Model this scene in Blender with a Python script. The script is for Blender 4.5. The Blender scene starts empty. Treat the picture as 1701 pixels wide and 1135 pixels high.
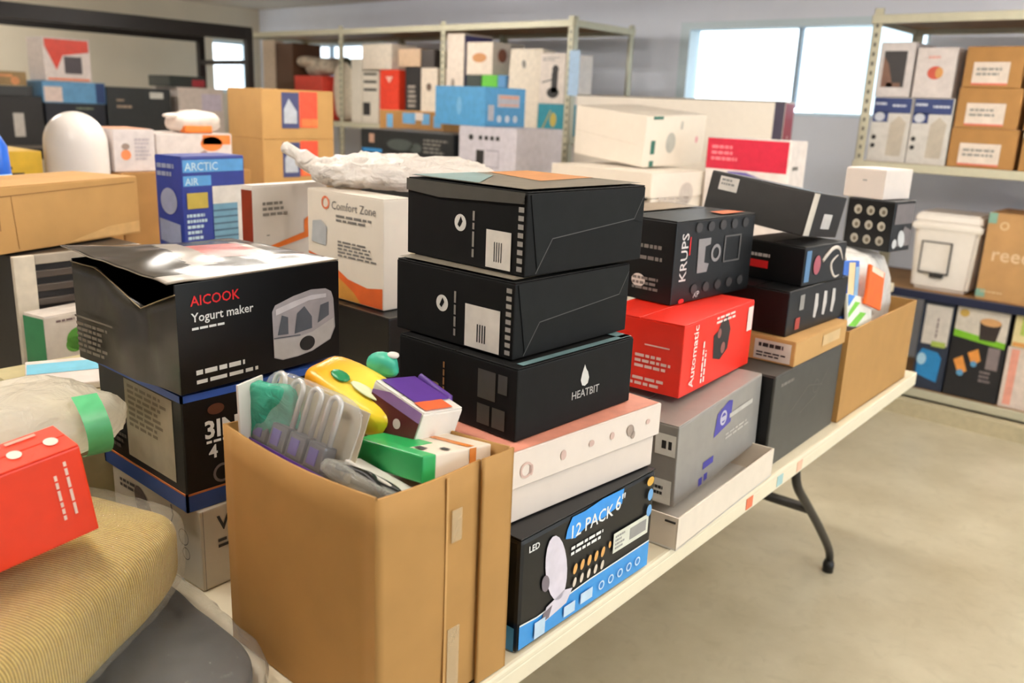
import bpy, bmesh, math, random
from mathutils import Vector, Matrix, Euler, noise

random.seed(7)
sc = bpy.context.scene
COL = sc.collection

# ------------------------------------------------------------------ camera
R_ = math.radians
F_PX, PITCH, ROLL, YAW, CAM_H = 1440.0, 15.15, 2.4, 41.0, 1.60
cam_data = bpy.data.cameras.new('camera')
cam = bpy.data.objects.new('camera', cam_data)
COL.objects.link(cam)
cam_data.sensor_width = 36.0
cam_data.lens = F_PX / 1701.0 * 36.0
cam_data.clip_start = 0.05
cam.location = (0, 0, CAM_H)
fwd = Vector((-math.sin(R_(YAW)) * math.cos(R_(PITCH)), math.cos(R_(YAW)) * math.cos(R_(PITCH)), -math.sin(R_(PITCH))))
right = Vector((math.cos(R_(YAW)), math.sin(R_(YAW)), 0))
up = right.cross(fwd)
r0 = right * math.cos(R_(ROLL)) + up * math.sin(R_(ROLL))
u0 = up * math.cos(R_(ROLL)) - right * math.sin(R_(ROLL))
cam.rotation_euler = Matrix((r0, u0, -fwd)).transposed().to_euler()
cam_data.dof.use_dof = True
cam_data.dof.focus_distance = 1.55
cam_data.dof.aperture_fstop = 3.6
sc.camera = cam

# ------------------------------------------------------------------ world, exposure
sc.view_settings.view_transform = 'Standard'
sc.view_settings.look = 'None'
sc.view_settings.gamma = 1.0
sc.view_settings.use_curve_mapping = False
sc.view_settings.exposure = 0.12
world = bpy.data.worlds.new('overcast_sky')
sc.world = world
world.use_nodes = True
bg = world.node_tree.nodes['Background']
bg.inputs['Color'].default_value = (0.80, 0.91, 1.0, 1)
bg.inputs['Strength'].default_value = 4.0
LAMP_E = 52.0          # emission strength of the fluorescent tubes
LAMP_COL = (1.0, 0.95, 0.88)

# ------------------------------------------------------------------ materials
def lin(c):
    return tuple(((v / 255) / 12.92 if v / 255 <= 0.04045 else ((v / 255 + 0.055) / 1.055) ** 2.4) for v in c)

_M = {}
def M(c, rough=0.5, kind='card', metal=0.0, var=0.10, bump=0.0, scale=30.0, spec=0.5):
    key = (c, rough, kind, metal, var, bump, scale, spec)
    if key in _M:
        return _M[key]
    m = bpy.data.materials.new('%s_%02x%02x%02x' % (kind, *c))
    m.use_nodes = True
    nt = m.node_tree
    b = nt.nodes['Principled BSDF']
    l = lin(c)
    b.inputs['Roughness'].default_value = rough
    b.inputs['Metallic'].default_value = metal
    b.inputs['Specular IOR Level'].default_value = spec
    tc = nt.nodes.new('ShaderNodeTexCoord')
    nz = nt.nodes.new('ShaderNodeTexNoise')
    nz.inputs['Scale'].default_value = scale * (0.4 if kind == 'kraft' else 1)
    nz.inputs['Detail'].default_value = 4
    nt.links.new(tc.outputs['Object'], nz.inputs['Vector'])
    rmp = nt.nodes.new('ShaderNodeValToRGB')
    rmp.color_ramp.elements[0].position = 0.3
    rmp.color_ramp.elements[1].position = 0.7
    lo, hi = 1 - var, 1 + var * 0.7
    rmp.color_ramp.elements[0].color = (l[0] * lo, l[1] * lo, l[2] * lo, 1)
    rmp.color_ramp.elements[1].color = (min(1, l[0] * hi), min(1, l[1] * hi), min(1, l[2] * hi), 1)
    nt.links.new(nz.outputs['Fac'], rmp.inputs['Fac'])
    nt.links.new(rmp.outputs['Color'], b.inputs['Base Color'])
    if kind == 'kraft' or bump:
        bp = nt.nodes.new('ShaderNodeBump')
        bp.inputs['Strength'].default_value = bump or 0.12
        bp.inputs['Distance'].default_value = 0.004
        n2 = nt.nodes.new('ShaderNodeTexNoise')
        n2.inputs['Scale'].default_value = 9 if kind == 'kraft' else 25
        nt.links.new(tc.outputs['Object'], n2.inputs['Vector'])
        nt.links.new(n2.outputs['Fac'], bp.inputs['Height'])
        nt.links.new(bp.outputs['Normal'], b.inputs['Normal'])
    _M[key] = m
    return m

def film(name, c, fac, rough=0.12, bump=0.5, bscale=14.0, edge=0.5, glow=0.0):
    """thin plastic: part see-through, part glossy milky film"""
    m = bpy.data.materials.new(name)
    m.use_nodes = True
    nt = m.node_tree
    b = nt.nodes['Principled BSDF']
    l = lin(c)
    b.inputs['Base Color'].default_value = (*l, 1)
    b.inputs['Roughness'].default_value = rough
    tr = nt.nodes.new('ShaderNodeBsdfTransparent')
    mx = nt.nodes.new('ShaderNodeMixShader')
    lw = nt.nodes.new('ShaderNodeLayerWeight')
    lw.inputs['Blend'].default_value = 0.35
    mr = nt.nodes.new('ShaderNodeMapRange')
    mr.inputs['To Min'].default_value = fac
    mr.inputs['To Max'].default_value = min(1, fac + edge)
    nt.links.new(lw.outputs['Facing'], mr.inputs['Value'])
    nt.links.new(mr.outputs['Result'], mx.inputs['Fac'])
    nt.links.new(tr.outputs['BSDF'], mx.inputs[1])
    if glow:        # milky film lets light through
        tl = nt.nodes.new('ShaderNodeBsdfTranslucent'); tl.inputs['Color'].default_value = (*l, 1)
        m2 = nt.nodes.new('ShaderNodeMixShader'); m2.inputs['Fac'].default_value = glow
        nt.links.new(b.outputs['BSDF'], m2.inputs[1]); nt.links.new(tl.outputs['BSDF'], m2.inputs[2])
        nt.links.new(m2.outputs['Shader'], mx.inputs[2])
    else:
        nt.links.new(b.outputs['BSDF'], mx.inputs[2])
    nt.links.new(mx.outputs['Shader'], nt.nodes['Material Output'].inputs['Surface'])
    tc = nt.nodes.new('ShaderNodeTexCoord')
    nz = nt.nodes.new('ShaderNodeTexNoise')
    nz.inputs['Scale'].default_value = bscale
    nz.inputs['Detail'].default_value = 5
    nz.inputs['Distortion'].default_value = 1.2
    nt.links.new(tc.outputs['Object'], nz.inputs['Vector'])
    bp = nt.nodes.new('ShaderNodeBump')
    bp.inputs['Strength'].default_value = bump
    bp.inputs['Distance'].default_value = 0.02
    nt.links.new(nz.outputs['Fac'], bp.inputs['Height'])
    nt.links.new(bp.outputs['Normal'], b.inputs['Normal'])
    return m

KRAFT = M((176, 132, 72), 0.75, 'kraft', var=0.06)
KRAFT2 = M((196, 152, 92), 0.75, 'kraft', var=0.06)
KRAFT3 = M((168, 122, 66), 0.75, 'kraft', var=0.08)
BLACK = M((30, 30, 30), 0.32, var=0.12)
BLACK2 = M((24, 24, 24), 0.55, var=0.10, spec=0.12)
JET = M((12, 12, 13), 0.38, var=0.15, spec=0.4)
WHITE = M((232, 226, 218), 0.45, var=0.03)
WARMW = M((232, 218, 200), 0.45, var=0.03)
OFFW = M((214, 206, 192), 0.5, var=0.04)
INKW = M((235, 235, 232), 0.5, var=0.02)
INKG = M((150, 148, 144), 0.5, var=0.05)
INKD = M((38, 36, 36), 0.5, var=0.05)
INKM = M((105, 102, 98), 0.5, var=0.05)
RED = M((238, 42, 22), 0.4, var=0.05)
INKR = M((214, 28, 30), 0.45, var=0.05)
BLUE = M((58, 150, 222), 0.4, var=0.06)
NAVY = M((34, 52, 110), 0.4, var=0.08)
ROYAL = M((52, 92, 180), 0.4, var=0.06)
ORANGE = M((240, 120, 40), 0.45, var=0.06)
GREEN = M((30, 160, 84), 0.4, var=0.05)
TEAL = M((64, 180, 150), 0.45, var=0.08)
PURPLE = M((88, 52, 140), 0.45, var=0.08)
YELLOW = M((246, 196, 40), 0.4, var=0.06)
SILVER = M((158, 154, 148), 0.42, metal=0.25, var=0.05)
CREAM = M((236, 224, 196), 0.4, var=0.02)
DSTEEL = M((62, 60, 58), 0.4, 'metal', metal=0.6, var=0.08)
BSTEEL = M((34, 30, 29), 0.45, 'metal', metal=0.3, var=0.08)
RACKM = M((196, 192, 168), 0.45, 'metal', metal=0.2, var=0.05)
WOOD = M((150, 112, 66), 0.7, var=0.15, scale=12)

# ------------------------------------------------------------------ mesh helpers
def newmesh(name, verts, faces, mats, smooth=False, midx=None):
    me = bpy.data.meshes.new(name)
    me.from_pydata([tuple(v) for v in verts], [], faces)
    for m in (mats if isinstance(mats, (list, tuple)) else [mats]):
        me.materials.append(m)
    if midx:
        for p, i in zip(me.polygons, midx):
            p.material_index = i
    if smooth:
        for p in me.polygons:
            p.use_smooth = True
    me.update()
    return me

def link(name, me, parent=None, loc=(0, 0, 0), rot=(0, 0, 0)):
    o = bpy.data.objects.new(name, me)
    COL.objects.link(o)
    o.parent = parent
    o.location = loc
    o.rotation_euler = rot
    return o

def tag(o, label, cat, group=None, kind=None):
    o['label'] = label
    o['category'] = cat
    if group: o['group'] = group
    if kind: o['kind'] = kind
    return o

def thing(name, label, cat, loc=(0, 0, 0), rot=(0, 0, 0), group=None):
    return tag(link(name, None, None, loc, rot), label, cat, group)

def structure(name, me, label=None, loc=(0, 0, 0)):
    o = link(name, me, None, loc)
    o['kind'] = 'structure'
    if label: o['label'] = label
    return o

def bm_mesh(name, bm, mats, smooth=False):
    me = bpy.data.meshes.new(name)
    bm.normal_update()
    bm.to_mesh(me)
    bm.free()
    for m in (mats if isinstance(mats, (list, tuple)) else [mats]):
        me.materials.append(m)
    if smooth:
        for p in me.polygons: p.use_smooth = True
    return me

def add_box(bm, x0, x1, y0, y1, z0, z1, bev=0.0, seg=2):
    vs = [bm.verts.new((x, y, z)) for x in (x0, x1) for y in (y0, y1) for z in (z0, z1)]
    idx = [(0, 1, 3, 2), (4, 6, 7, 5), (0, 4, 5, 1), (2, 3, 7, 6), (0, 2, 6, 4), (1, 5, 7, 3)]
    fs = [bm.faces.new([vs[i] for i in f]) for f in idx]
    if bev > 0:
        es = list({e for f in fs for e in f.edges})
        bmesh.ops.bevel(bm, geom=es, offset=bev, segments=seg, affect='EDGES', profile=0.6)

def boxmesh(name, x0, x1, y0, y1, z0, z1, mat, bev=0.0, seg=2):
    bm = bmesh.new()
    add_box(bm, x0, x1, y0, y1, z0, z1, bev, seg)
    return bm_mesh(name, bm, mat)

def boxes(name, lst, mat, bev=0.0):
    bm = bmesh.new()
    for b in lst: add_box(bm, *b, bev=bev)
    return bm_mesh(name, bm, mat)

def tube(name, pts, r, mat, n=10, closed=False):
    pts = [Vector(p) for p in pts]
    vs, fs = [], []
    prev = None
    for i, p in enumerate(pts):
        a = pts[max(i - 1, 0)]; b = pts[min(i + 1, len(pts) - 1)]
        t = (b - a).normalized()
        ref = prev if prev else (Vector((0, 0, 1)) if abs(t.z) < 0.9 else Vector((1, 0, 0)))
        s = (ref - t * ref.dot(t)).normalized()
        prev = s
        w = t.cross(s)
        rr = r[i] if isinstance(r, (list, tuple)) else r
        for k in range(n):
            an = 2 * math.pi * k / n
            vs.append(p + s * (rr * math.cos(an)) + w * (rr * math.sin(an)))
    for i in range(len(pts) - 1):
        for k in range(n):
            k2 = (k + 1) % n
            fs.append((i * n + k, i * n + k2, (i + 1) * n + k2, (i + 1) * n + k))
    fs.append(tuple(range(n))[::-1]); fs.append(tuple(range((len(pts) - 1) * n, len(pts) * n)))
    return newmesh(name, vs, fs, mat, True)

def smooth_path(pts, k=6):
    P = [Vector(p) for p in pts]
    out = []
    for i in range(len(P) - 1):
        a, b, c, d = P[max(i - 1, 0)], P[i], P[i + 1], P[min(i + 2, len(P) - 1)]
        for j in range(k):
            t = j / k
            out.append(0.5 * ((2 * b) + (c - a) * t + (2 * a - 5 * b + 4 * c - d) * t * t + (3 * b - a - 3 * c + d) * t ** 3))
    out.append(P[-1])
    return out

def lathe(name, prof, mat, n=32):
    vs, fs = [], []
    for r, z in prof:
        for k in range(n):
            a = 2 * math.pi * k / n
            vs.append((r * math.cos(a), r * math.sin(a), z))
    for i in range(len(prof) - 1):
        for k in range(n):
            k2 = (k + 1) % n
            fs.append((i * n + k, i * n + k2, (i + 1) * n + k2, (i + 1) * n + k))
    fs.append(tuple(range(n))[::-1]); fs.append(tuple(range((len(prof) - 1) * n, len(prof) * n)))
    return newmesh(name, vs, fs, mat, True)

def blob(name, sx, sy, sz, mat, e=4.0, amp=0.02, freq=4.0, seed=0, res=4, crumple=0.0, flat=True, smooth=True):
    """rounded soft block (superellipsoid) standing on z=0, with folds"""
    bm = bmesh.new()
    bmesh.ops.create_icosphere(bm, subdivisions=res, radius=1)
    off = Vector((seed * 3.1, seed * 1.7, seed * 5.3))
    for v in bm.verts:
        d = v.co.normalized()
        k = (abs(d.x) ** e + abs(d.y) ** e + abs(d.z) ** e) ** (-1 / e)
        p = Vector((d.x * k * sx, d.y * k * sy, d.z * k * sz))
        n1 = noise.noise(p * freq + off) * amp
        if crumple:
            q = p * freq * 2.5 + off
            n1 += (0.5 - abs(noise.noise(q))) * crumple + (0.5 - abs(noise.noise(q * 2.3))) * crumple * 0.5
        p += d * n1
        p.z += sz
        if flat: p.z = max(p.z, 0.0)
        v.co = p
    return bm_mesh(name, bm, mat, smooth)

# ------------------------------------------------------------------ printing on box faces
_fc = {}
def text_poly(s, bold=0.0):
    k = (s, bold)
    if k not in _fc:
        cu = bpy.data.curves.new('t', 'FONT')
        cu.body = s; cu.size = 1.0; cu.resolution_u = 2; cu.offset = bold
        o = bpy.data.objects.new('t', cu)
        me = bpy.data.meshes.new_from_object(o)
        _fc[k] = ([(v.co.x, v.co.y) for v in me.vertices], [tuple(p.vertices) for p in me.polygons])
        bpy.data.objects.remove(o); bpy.data.curves.remove(cu); bpy.data.meshes.remove(me)
    return _fc[k]

class Box:
    """a carton thing: local x runs along the face seen on the right, local y along the face seen on the left"""
    def __init__(self, name, label, cat, n, ang, wr, wl, h, mat, flaps='x', group=None, tilt=(0, 0), bev=0.003, body=True, flapmat=None):
        self.wr, self.wl, self.h = wr, wl, h
        e = Euler((R_(tilt[0]), R_(tilt[1]), R_(ang)), 'XYZ')
        c = Vector(n) + e.to_matrix() @ Vector((wr / 2, wl / 2, 0))
        self.o = thing(name, label, cat, c, e, group)
        self.layer = 0
        if body:
            hh = h - (0.0022 if flaps else 0)
            self.body = link('body', boxmesh('body', -wr / 2, wr / 2, -wl / 2, wl / 2, 0, hh, mat, min(bev, h * 0.2)), self.o)
            if flaps:
                fm = flapmat or mat
                g = 0.0012
                if flaps == 'x':
                    rs = [(-wr / 2 + .001, wr / 2 - .001, -wl / 2 + .001, -g), (-wr / 2 + .001, wr / 2 - .001, g, wl / 2 - .001)]
                else:
                    rs = [(-wr / 2 + .001, -g, -wl / 2 + .001, wl / 2 - .001), (g, wr / 2 - .001, -wl / 2 + .001, wl / 2 - .001)]
                for r in rs:
                    link('flap', boxmesh('flap', *r, hh, h, fm, 0.0008, 1), self.o)
    def frame(self, f):
        a, b, h = self.wr, self.wl, self.h
        if f == 'R': return Vector((-a / 2, -b / 2, 0)), Vector((1, 0, 0)), Vector((0, 0, 1)), Vector((0, -1, 0)), a, h
        if f == 'L': return Vector((-a / 2, b / 2, 0)), Vector((0, -1, 0)), Vector((0, 0, 1)), Vector((-1, 0, 0)), b, h
        return Vector((-a / 2, -b / 2, h)), Vector((1, 0, 0)), Vector((0, 1, 0)), Vector((0, 0, 1)), a, b
    def pr(self, f, name, mat, shapes, lift=None, label=None):
        """flat print: rect / ell / poly / text / bars, positions as fractions of the face; each mark is a part"""
        self.layer += 1
        lf = 0.0006 + 0.00035 * self.layer if lift is None else lift
        lines = [s for s in shapes if s[0] == 'line']
        for g in [[s] for s in shapes if s[0] != 'line'] + ([lines] if lines else []):
            o = self.pr1(f, name, mat, g, lf)
            if label: o['label'] = label
    def pr1(self, f, name, mat, shapes, lf):
        O, S, T, N, W, H = self.frame(f)
        vs, fs = [], []
        def add(pts, faces):
            b = len(vs)
            for (s, t) in pts: vs.append(O + S * s + T * t + N * lf)
            for q in faces: fs.append(tuple(b + i for i in q))
        for sh in shapes:
            k = sh[0]
            if k == 'rect':
                _, s0, t0, s1, t1 = sh
                add([(s0 * W, t0 * H), (s1 * W, t0 * H), (s1 * W, t1 * H), (s0 * W, t1 * H)], [(0, 1, 2, 3)])
            elif k == 'ell':
                _, s, t, rs, rt = sh[:5]
                rot = R_(sh[5]) if len(sh) > 5 else 0
                pts = []
                for i in range(20):
                    a = i * math.pi / 10
                    x, y = rs * math.cos(a), rt * math.sin(a)
                    pts.append((s * W + x * math.cos(rot) - y * math.sin(rot), t * H + x * math.sin(rot) + y * math.cos(rot)))
                add(pts, [tuple(range(20))])
            elif k == 'ring':
                _, s, t, ro, ri = sh
                pts = [(s * W + r * math.cos(i * math.pi / 10), t * H + r * math.sin(i * math.pi / 10)) for r in (ro, ri) for i in range(20)]
                add(pts, [(i, (i + 1) % 20, 20 + (i + 1) % 20, 20 + i) for i in range(20)])
            elif k == 'poly':
                add([(s * W, t * H) for s, t in sh[1]], [tuple(range(len(sh[1])))])
            elif k == 'line':
                _, s0, t0, s1, t1, w = sh
                a = Vector((s0 * W, t0 * H)); b = Vector((s1 * W, t1 * H)); d = (b - a).normalized(); p = Vector((-d.y, d.x)) * w / 2
                add([tuple(a - p), tuple(b - p), tuple(b + p), tuple(a + p)], [(0, 1, 2, 3)])
            elif k == 'text':
                _, txt, s, t, size = sh[:5]
                rot = R_(sh[5]) if len(sh) > 5 else 0
                v2, f2 = text_poly(txt, sh[6] if len(sh) > 6 else 0.0)
                c, d = math.cos(rot), math.sin(rot)
                add([(s * W + size * (x * c - y * d), t * H + size * (x * d + y * c)) for x, y in v2], f2)
            elif k == 'bars':      # small unreadable print: rows of word-length strokes
                _, s0, t0, s1, t1, nrow = sh[:6]
                vert = len(sh) > 6 and sh[6] == 'v'
                A0, A1, B0, B1 = (s0 * W, s1 * W, t0 * H, t1 * H) if not vert else (t0 * H, t1 * H, s0 * W, s1 * W)
                for i in range(nrow):
                    y0 = B1 - (B1 - B0) * (i + 0.15) / nrow; y1 = B1 - (B1 - B0) * (i + 0.7) / nrow
                    x = A0; xe = A1 - (A1 - A0) * random.uniform(0, 0.35)
                    while x < xe - 0.002:
                        w = min((A1 - A0) * random.uniform(0.08, 0.24), xe - x)
                        q = [(x, y1), (x + w, y1), (x + w, y0), (x, y0)]
                        if vert: q = [(b, a) for a, b in q]
                        add(q, [(0, 1, 2, 3)])
                        x += w + (A1 - A0) * 0.035
        return link(name, newmesh(name, vs, fs, mat), self.o)

def fbox(name, label, cat, x0, x1, y, dep, z0, z1, mat, group=None, flaps=None, ang=90, bev=0.003):
    """carton standing square to the far wall: its left face looks back into the room"""
    return Box(name, label, cat, (x1, y, z0), ang, dep, x1 - x0, z1 - z0, mat, flaps, group, bev=bev)

def xbox(name, label, cat, x, dep, y0, y1, z0, z1, mat, group=None, flaps=None):
    """carton whose broad face looks along +x"""
    return Box(name, label, cat, (x, y0, z0), 90, y1 - y0, dep, z1 - z0, mat, flaps, group)

# ================================================================== THE ROOM
XL, XR, YB, YF, ZC = -9.3, 3.2, -3.4, 6.0, 2.56
def concrete():
    m = bpy.data.materials.new('concrete_floor')
    m.use_nodes = True
    nt = m.node_tree; b = nt.nodes['Principled BSDF']
    tc = nt.nodes.new('ShaderNodeTexCoord')
    n1 = nt.nodes.new('ShaderNodeTexNoise'); n1.inputs['Scale'].default_value = 2.2; n1.inputs['Detail'].default_value = 8; n1.inputs['Roughness'].default_value = 0.62
    nt.links.new(tc.outputs['Object'], n1.inputs['Vector'])
    r = nt.nodes.new('ShaderNodeValToRGB')
    r.color_ramp.elements[0].position = 0.28; r.color_ramp.elements[0].color = (*lin((176, 165, 138)), 1)
    r.color_ramp.elements[1].position = 0.72; r.color_ramp.elements[1].color = (*lin((208, 199, 174)), 1)
    nt.links.new(n1.outputs['Fac'], r.inputs['Fac'])
    n2 = nt.nodes.new('ShaderNodeTexNoise'); n2.inputs['Scale'].default_value = 14; n2.inputs['Detail'].default_value = 6; n2.inputs['Distortion'].default_value = 1.0
    nt.links.new(tc.outputs['Object'], n2.inputs['Vector'])
    r2 = nt.nodes.new('ShaderNodeValToRGB')
    r2.color_ramp.elements[0].position = 0.30; r2.color_ramp.elements[0].color = (0.72, 0.7, 0.66, 1)
    r2.color_ramp.elements[1].position = 0.46; r2.color_ramp.elements[1].color = (1, 1, 1, 1)
    nt.links.new(n2.outputs['Fac'], r2.inputs['Fac'])
    mx = nt.nodes.new('ShaderNodeMixRGB'); mx.blend_type = 'MULTIPLY'; mx.inputs['Fac'].default_value = 0.28
    nt.links.new(r.outputs['Color'], mx.inputs['Color1']); nt.links.new(r2.outputs['Color'], mx.inputs['Color2'])
    nt.links.new(mx.outputs['Color'], b.inputs['Base Color'])
    b.inputs['Roughness'].default_value = 0.33
    return m
WALLM = M((232, 236, 248), 0.8, 'paint', var=0.03, scale=3)
WALLL = M((212, 202, 182), 0.8, 'paint', var=0.03, scale=3)
CEILM = M((200, 190, 176), 0.9, 'paint', var=0.04, scale=3)
structure('floor', boxmesh('floor', XL - .2, XR + .2, YB - .2, YF + .25, -0.2, 0, concrete()), 'smooth stained beige concrete floor')
structure('ceiling', boxmesh('ceiling', XL - .2, XR + .2, YB - .2, YF + .25, ZC, ZC + 0.2, CEILM), 'dim beige painted ceiling')
W3 = (5.40, 5.88, 1.62, 2.20)      # window in the left wall near the corner: y0, y1, z0, z1
structure('wall_left', boxes('wall_left', [(XL - .2, XL, YB, W3[0], 0, ZC), (XL - .2, XL, W3[1], YF, 0, ZC), (XL - .2, XL, W3[0], W3[1], 0, W3[2]), (XL - .2, XL, W3[0], W3[1], W3[3], ZC)], WALLL), 'plain beige wall behind the dark rack')
DR = (0.6, 5.2, 2.35)               # roll-up door opening, unseen, added to let daylight in from the right: y0, y1, top
structure('wall_right', boxes('wall_right', [(XR, XR + .2, YB, DR[0], 0, ZC), (XR, XR + .2, DR[1], YF, 0, ZC), (XR, XR + .2, DR[0], DR[1], DR[2], ZC)], WALLM))
dr = structure('added_door_1', None, 'unseen open roll-up door added in the right wall for side daylight', (XR + .02, (DR[0] + DR[1]) / 2, 0))
hw = (DR[1] - DR[0]) / 2
for s in (-1, 1):
    link('guide_rail', boxmesh('guide_rail', -.06, 0, s * hw - .04, s * hw + .04, 0, DR[2], M((120, 120, 120), .5, 'metal', metal=.5)), dr)
link('rolled_curtain', tube('rolled_curtain', [(-.14, -hw, DR[2] + .07), (-.14, hw, DR[2] + .07)], .11, M((150, 150, 150), .5, 'metal', metal=.5), 16), dr)
structure('apron', boxmesh('apron', XR + .2, XR + 14, -12, 16, -.25, -.02, M((150, 150, 145), .9)), 'concrete apron outside the added roll-up door')
structure('wall_back', boxmesh('wall_back', XL, XR, YB - .2, YB, 0, ZC, WALLM))
W1 = (-3.66, -1.86, 1.62, 2.26)     # window beside the right rack
W2 = (-9.15, -7.05, 1.62, 2.20)     # window behind the far rack
def far_wall():
    lst, t = [], YF + 0.25
    xs = [XL, W2[0], W2[1], W1[0], W1[1], XR]
    for i in range(5):
        if i in (1, 3):
            w = W2 if i == 1 else W1
            lst += [(xs[i], xs[i + 1], YF, t, 0, w[2]), (xs[i], xs[i + 1], YF, t, w[3], ZC)]
        else:
            lst.append((xs[i], xs[i + 1], YF, t, 0, ZC))
    return boxes('wall_far', lst, WALLM)
structure('wall_far', far_wall(), 'grey white far wall with two windows')
glass = film('window_glass', (235, 245, 255), 0.03, 0.02, 0.0)
FRAMEW = M((206, 222, 230), 0.4, 'paint', var=0.02)
for i, w in enumerate((W1, W2)):
    x0, x1, z0, z1 = w
    f = 0.05
    y0, y1 = YF + 0.10, YF + 0.16
    win = structure('window_%d' % (i + 1), None, ['bright sliding window between the far rack and the right rack', 'bright window seen through the far rack'][i], ((x0 + x1) / 2, YF + .1, z0))
    hw, hh = (x1 - x0) / 2, z1 - z0
    link('frame', boxes('frame', [(-hw, hw, -.1, .06, hh - f, hh), (-hw, hw, 0, .06, 0, f * .5), (-hw, -hw + f + .03, -.1, .06, f, hh - f), (hw - f, hw, 0, .06, f, hh - f)], FRAMEW), win)
    link('mullion', boxmesh('mullion', -.014, .014, .0, .05, f, hh - f, M((150, 168, 182), .4, 'paint')), win)
    for s in (-1, 1):
        a, b = sorted((s * .014, s * (hw - f)))
        link('pane', boxmesh('pane', a, b, .028, .032, f, hh - f, glass), win)
win = structure('window_3', None, 'bright window in the left wall beyond the dark rack', (XL - .1, (W3[0] + W3[1]) / 2, W3[2]))
hw, hh = (W3[1] - W3[0]) / 2, W3[3] - W3[2]
link('frame', boxes('frame', [(-.03, .03, -hw, hw, hh - .04, hh), (-.03, .03, -hw, hw, 0, .04), (-.03, .03, -hw, -hw + .04, .04, hh - .04), (-.03, .03, hw - .04, hw, .04, hh - .04)], FRAMEW), win)
link('pane', boxmesh('pane', -.002, .002, -hw + .04, hw - .04, .04, hh - .04, glass), win)
nb = thing('neighbour_building', 'pale building wall seen outside the bright window', 'building', (-3.6, 11.5, 0))
link('wall', boxmesh('wall', -1.3, 3.6, 0, 3, 0, 3.6, M((236, 246, 250), .7)), nb)
for q in range(3):
    link('window', boxmesh('window', -0.9 + q * 1.3, -0.1 + q * 1.3, -.04, 0, 1.9, 2.9, M((206, 228, 238), .3)), nb)
gr = structure('ground', boxmesh('ground', -30, 20, YF + .3, 40, -.4, -.2, M((150, 150, 140), .9)), 'ground outside the windows')

# unseen ceiling battens above the frame, some added to brighten foreground and far wall
def tube_mat():
    m = bpy.data.materials.new('fluorescent_tube'); m.use_nodes = True
    nt = m.node_tree; nt.nodes.remove(nt.nodes['Principled BSDF'])
    e = nt.nodes.new('ShaderNodeEmission')
    e.inputs['Color'].default_value = (*LAMP_COL, 1); e.inputs['Strength'].default_value = LAMP_E
    nt.links.new(e.outputs[0], nt.nodes['Material Output'].inputs['Surface'])
    return m
TUBE = tube_mat()
def fixture(x, y):
    t = thing('ceiling_light', 'unseen twin tube fluorescent batten hung below the ceiling', 'light', (x, y, ZC - 0.16), group='fluorescent ceiling battens')
    link('housing', boxes('housing', [(-.62, .62, -.10, .10, .06, .10), (-.64, -.61, -.09, .09, -.02, .06), (.61, .64, -.09, .09, -.02, .06)], WHITE), t)
    link('stem', boxes('stem', [(-.4, -.38, -.01, .01, .10, .16), (.38, .4, -.01, .01, .10, .16)], WHITE), t)
    for s in (-1, 1):
        link('fluorescent_tube', tube('fluorescent_tube', [(-.60, s * .055, .012), (.60, s * .055, .012)], .019, TUBE, 8), t)
for x, y in [(0.4, 1.0), (1.1, 2.6), (-0.1, 4.8), (-1.1, 2.9), (-3.1, 2.0), (-5.4, 1.4), (-8.2, 2.6), (-8.2, 0.2), (-5.1, 3.7), (-1.7, 0.3)]:
    fixture(x, y)

# ================================================================== FOLDING TABLES
def folding_table(label, cx, cy, L, W, rz, edge_stickers=False, legs=True, group='white folding tables'):
    """top L along local y, W along local x"""
    t = thing('folding_table', label, 'table', (cx, cy, 0), (0, 0, R_(rz)), group)
    bm = bmesh.new()
    add_box(bm, -W / 2, W / 2, -L / 2, L / 2, .722, .74, .006, 2)
    add_box(bm, W / 2 - .022, W / 2, -L / 2, L / 2, .692, .728, .005, 2)
    add_box(bm, -W / 2, -W / 2 + .022, -L / 2, L / 2, .692, .728, .005, 2)
    add_box(bm, -W / 2 + .02, W / 2 - .02, L / 2 - .022, L / 2, .692, .728, .005, 2)
    add_box(bm, -W / 2 + .02, W / 2 - .02, -L / 2, -L / 2 + .022, .692, .728, .005, 2)
    link('tabletop', bm_mesh('tabletop', bm, CREAM), t)
    link('center_hinge', boxmesh('center_hinge', -W / 2 + .03, W / 2 - .03, -.02, .02, .705, .722, DSTEEL), t)
    if not legs: return t
    for sy in (-1, 1):
        for sx in (-1, 1):
            x = sx * (W / 2 - .13)
            ys = [.26, .27, .43, .60, .70, .74, .76]
            zs = [.0, .08, .24, .39, .48, .56, .715]
            pts = smooth_path([(x, sy * (L / 2 - a), b) for a, b in zip(ys, zs)], 5)
            lg = link('leg', tube('leg', pts, .0145, DSTEEL, 10), t)
            link('foot_cap', lathe('foot_cap', [(.02, 0), (.021, .03), (.016, .045)], JET, 12), lg, (x, sy * (L / 2 - .26), 0))
        link('crossbar', tube('crossbar', [(-W / 2 + .13, sy * (L / 2 - .55), .35), (W / 2 - .13, sy * (L / 2 - .55), .35)], .017, DSTEEL, 10), t)
        link('brace', tube('brace', smooth_path([(0, sy * (L / 2 - .55), .35), (0, sy * (L / 2 - .8), .5), (0, sy * (L / 2 - 1.0), .71)], 4), .010, DSTEEL, 8), t)
    if edge_stickers:
        for y, c, n in ((.99, (232, 120, 80), 'sticker'), (1.17, (170, 205, 205), 'sticker'), (1.30, (238, 190, 160), 'sticker')):
            link(n, boxmesh(n, W / 2 + .0003, W / 2 + .0015, y - .93 + .02, y - .93 + .055, .70, .728, M(c, .5)), t)
    return t
EDGE_ROT = 2.2
folding_table('white folding table along the aisle, holding the tall black box stacks', -1.183, 1.70, 3.0, .76, EDGE_ROT, True)
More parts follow.
